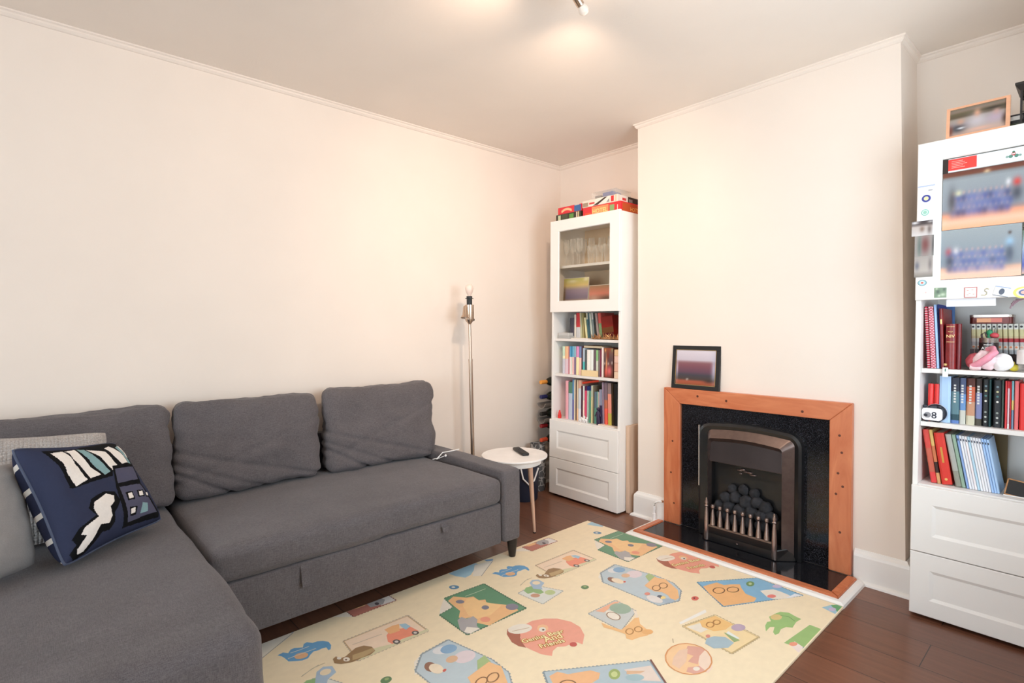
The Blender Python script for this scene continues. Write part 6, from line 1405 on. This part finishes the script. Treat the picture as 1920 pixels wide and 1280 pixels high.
b = MB(); b.lathe([(0, -.014), (.030, -.014), (.036, -.006), (.036, .014), (.030, .020), (0, .020)], 32, caps=False, mx=tr(.006, .026, .036) @ rot('X', pi/2)); b.out('body', bb, t, smooth=True)
b = MB(); b.lathe([(.0375, -.003), (.0385, 0), (.0375, .003)], 32, caps=False, mx=tr(.008, .012, .036) @ rot('X', pi/2)); b.out('white_rim', wb, t, smooth=True)
for s_ in (-1, 1):
    b = MB(); b.sphere((-.004+s_*.024, 0, .062), .0085, sc=(1, .6, .9)); b.out('ear', bb, t, smooth=True)
b = MB(); b.lathe([(0, 0), (.0115, 0), (.0095, .006), (0, .006)], 20, caps=False, mx=tr(-.018, -.005, .028) @ rot('X', pi/2)); b.out('muzzle', mat('grey_muzzle', (140, 138, 142), .4), t, smooth=True)
b = MB(); b.sphere((-.023, -.012, .027), .0055, sc=(1.2, .6, 1)); b.out('nose', bb, t, smooth=True)
b = MB(); text_faces(b, '8', tr(-.006, -.0048, .015) @ rot('X', pi/2), .038, 0, (40, 42, 56), bold=.0003); b.out('number', 'print', t)
b = MB(); [b.sphere((x, 0, .003), .005, sc=(1.4, 1, .6)) for x in (-.022, .018)]; b.out('feet', bb, t, smooth=True)

# ------------------------------------------------------------------ right cabinet: bottom shelf, right
t = item('framed_photo', 'small gold edged black frame lying back beside the magazine stack', 'picture', MR, .277, .060, .5465)
tl_ = rot('X', radians(-22)) @ rot('Y', radians(8)); b = MB(); b.box(0, .070, 0, .006, .004, .010, mx=tl_).box(0, .004, 0, .006, .006, .070, mx=tl_).box(0, .070, 0, .006, .066, .070, mx=tl_); b.out('frame', 'gold', t); MB().box(.004, .068, .002, .005, .008, .068, mx=tl_).out('picture', 'black', t)
MB().box(0, .06, .0, .06, 0, .004).out('base_card', 'white', t)
random.seed(2)
for k, (h, c, rz_, lab) in enumerate(((.010, (226, 220, 214), .05, 'lowest cream'), (.010, (196, 170, 160), -.12, 'second pinkish'), (.012, (230, 226, 222), .10, 'third white'), (.014, (150, 140, 170), -.05, 'fourth lilac'), (.012, (210, 206, 204), .12, 'fifth pale grey'), (.022, (96, 150, 130), .0, 'sixth green edged'), (.018, (226, 228, 226), .22, 'topmost white'))):
    z = .5468+sum(q[0]+.0004 for q in ((.010, 0), (.010, 0), (.012, 0), (.014, 0), (.012, 0), (.022, 0), (.018, 0))[:k])
    o = MB().box(0, .13, 0, .18, 0, h, bev=.001, col=c).box(.004, .126, -.0003, .001, h*.3, h*.7, col=tuple(int(v*.8) for v in c)).out('magazine', 'print'); tag(o, lab+' magazine of the stack at the right of the bottom shelf, right cabinet', 'magazine', 'stacked magazines on the right cabinet'); place(o, MR, .352, .075, z, rz_*.5)
t = item('photo_card', 'dim landscape photo card propped at the back of the bottom shelf', 'card', MR, .215, .300, .5465); MB().box(0, .05, 0, .002, 0, .20, col=(118, 100, 66)).out('card', 'print', t)

# ------------------------------------------------------------------ framed photo on the mantel
t = thing('framed_photo', 'black framed blurred team photo leaning on the fireplace surround', 'picture'); t.matrix_world = tr(1.186, -.026, .8365) @ rot('X', radians(-5))
fw, fh, fb = .298, .252, .027; b = MB()
for q in ((0, fw, 0, fb), (0, fw, fh-fb, fh), (0, fb, fb, fh-fb), (fw-fb, fw, fb, fh-fb)): b.box(q[0], q[1], 0, .014, q[2], q[3], bev=.0015)
b.out('frame', 'black', t)
b = MB()
for q in ((fb-.002, fw-fb+.002, fb-.003, fb-.001), (fb-.002, fw-fb+.002, fh-fb+.001, fh-fb+.003), (fb-.003, fb-.001, fb, fh-fb), (fw-fb+.001, fw-fb+.003, fb, fh-fb)): b.box(q[0], q[1], -.0006, .001, q[2], q[3])
b.out('gilt_line', 'gilt', t)
b = MB(); b.keep = True; photo(b, fb, fw-fb, fb, fh-fb, .003, blobcol(vgrad([(0, (150, 80, 50)), (.10, (168, 84, 60)), (.16, (70, 58, 54)), (.28, (64, 62, 72)), (.36, (96, 66, 84)), (.55, (124, 76, 88)), (.64, (134, 92, 98)), (.72, (196, 188, 200)), (1, (216, 208, 218))]), [(.97, .5, .06, .4, (186, 186, 206), .9), (.02, .45, .03, .3, (210, 200, 214), .8), (.3, .15, .03, .03, (200, 196, 190), .8), (.85, .12, .12, .05, (50, 40, 40), .8)]), 40, 32); b.out('photo', 'print_gloss', t)

# ------------------------------------------------------------------ ceiling light
SPOTW, GLOWW, LCOL = (48.0, 22.0, 8.0), 0.22, (1.0, .74, .55)
cl = thing('ceiling_light', 'brushed metal ceiling spotlight with frosted bulb at the top of the photo', 'light', (1.66, -1.40, H))
b = MB(); b.lathe([(0, 0), (.055, 0), (.055, -.012), (.048, -.022), (0, -.022)], 32, caps=False); b.out('ceiling_plate', 'steel', cl, smooth=True)
b = MB(); b.tube([(-.14, .0, -.030), (.14, 0, -.030)], .008, 12); b.tube([(0, 0, -.02), (0, 0, -.03)], .010, 12); b.out('bar', 'steel', cl, smooth=True)
for k, (px, tgt, aim) in enumerate(((-.052, Vector((-.054, .100, -.098)), (0.1, -.1, 1.2)), (-.10, Vector((-.06, -.14, -.095)), (.0, -1.6, 1.75)), (.12, Vector((.19, .03, -.10)), (1.75, .0, 1.55)))):
    p = Vector((px, 0, -.030)); e_ = tgt; d_ = (e_-p).normalized(); zq = d_.to_track_quat('Z', 'Y').to_matrix().to_4x4(); mh = Matrix.Translation(p) @ zq; L_ = (e_-p).length
    b = MB(); b.lathe([(0, .004), (.012, .006), (.0145, .02), (.0150, L_-.036), (.013, L_-.034), (0, L_-.034)], 24, caps=False, mx=mh); sp_ = b.out('spot_head', 'steel', cl, smooth=True)
    b = MB(); b.lathe([(.0125, L_-.034), (.019, L_-.020), (.020, L_-.012), (.013, L_), (0, L_+.001)], 24, caps=False, mx=mh); b.out('bulb', mat('frosted_lamp_glass', (222, 212, 202), .4, emit=((255, 226, 200), .12)), sp_, smooth=True)
    base = Vector((1.66, -1.40, H))+e_
    ld = bpy.data.lights.new('spot_light', 'SPOT'); ld.energy = SPOTW[k]; ld.color = LCOL; ld.shadow_soft_size = .035; ld.spot_size = radians(122); ld.spot_blend = 1.0
    lo = bpy.data.objects.new('spot_light', ld); COL.objects.link(lo); lo.location = base+d_*.03; lo.rotation_euler = (Vector(aim)-lo.location).to_track_quat('-Z', 'Y').to_euler()
    ld = bpy.data.lights.new('bulb_glow', 'POINT'); ld.energy = GLOWW; ld.color = LCOL; ld.shadow_soft_size = .03
    lo = bpy.data.objects.new('bulb_glow', ld); COL.objects.link(lo); lo.location = base+d_*.045
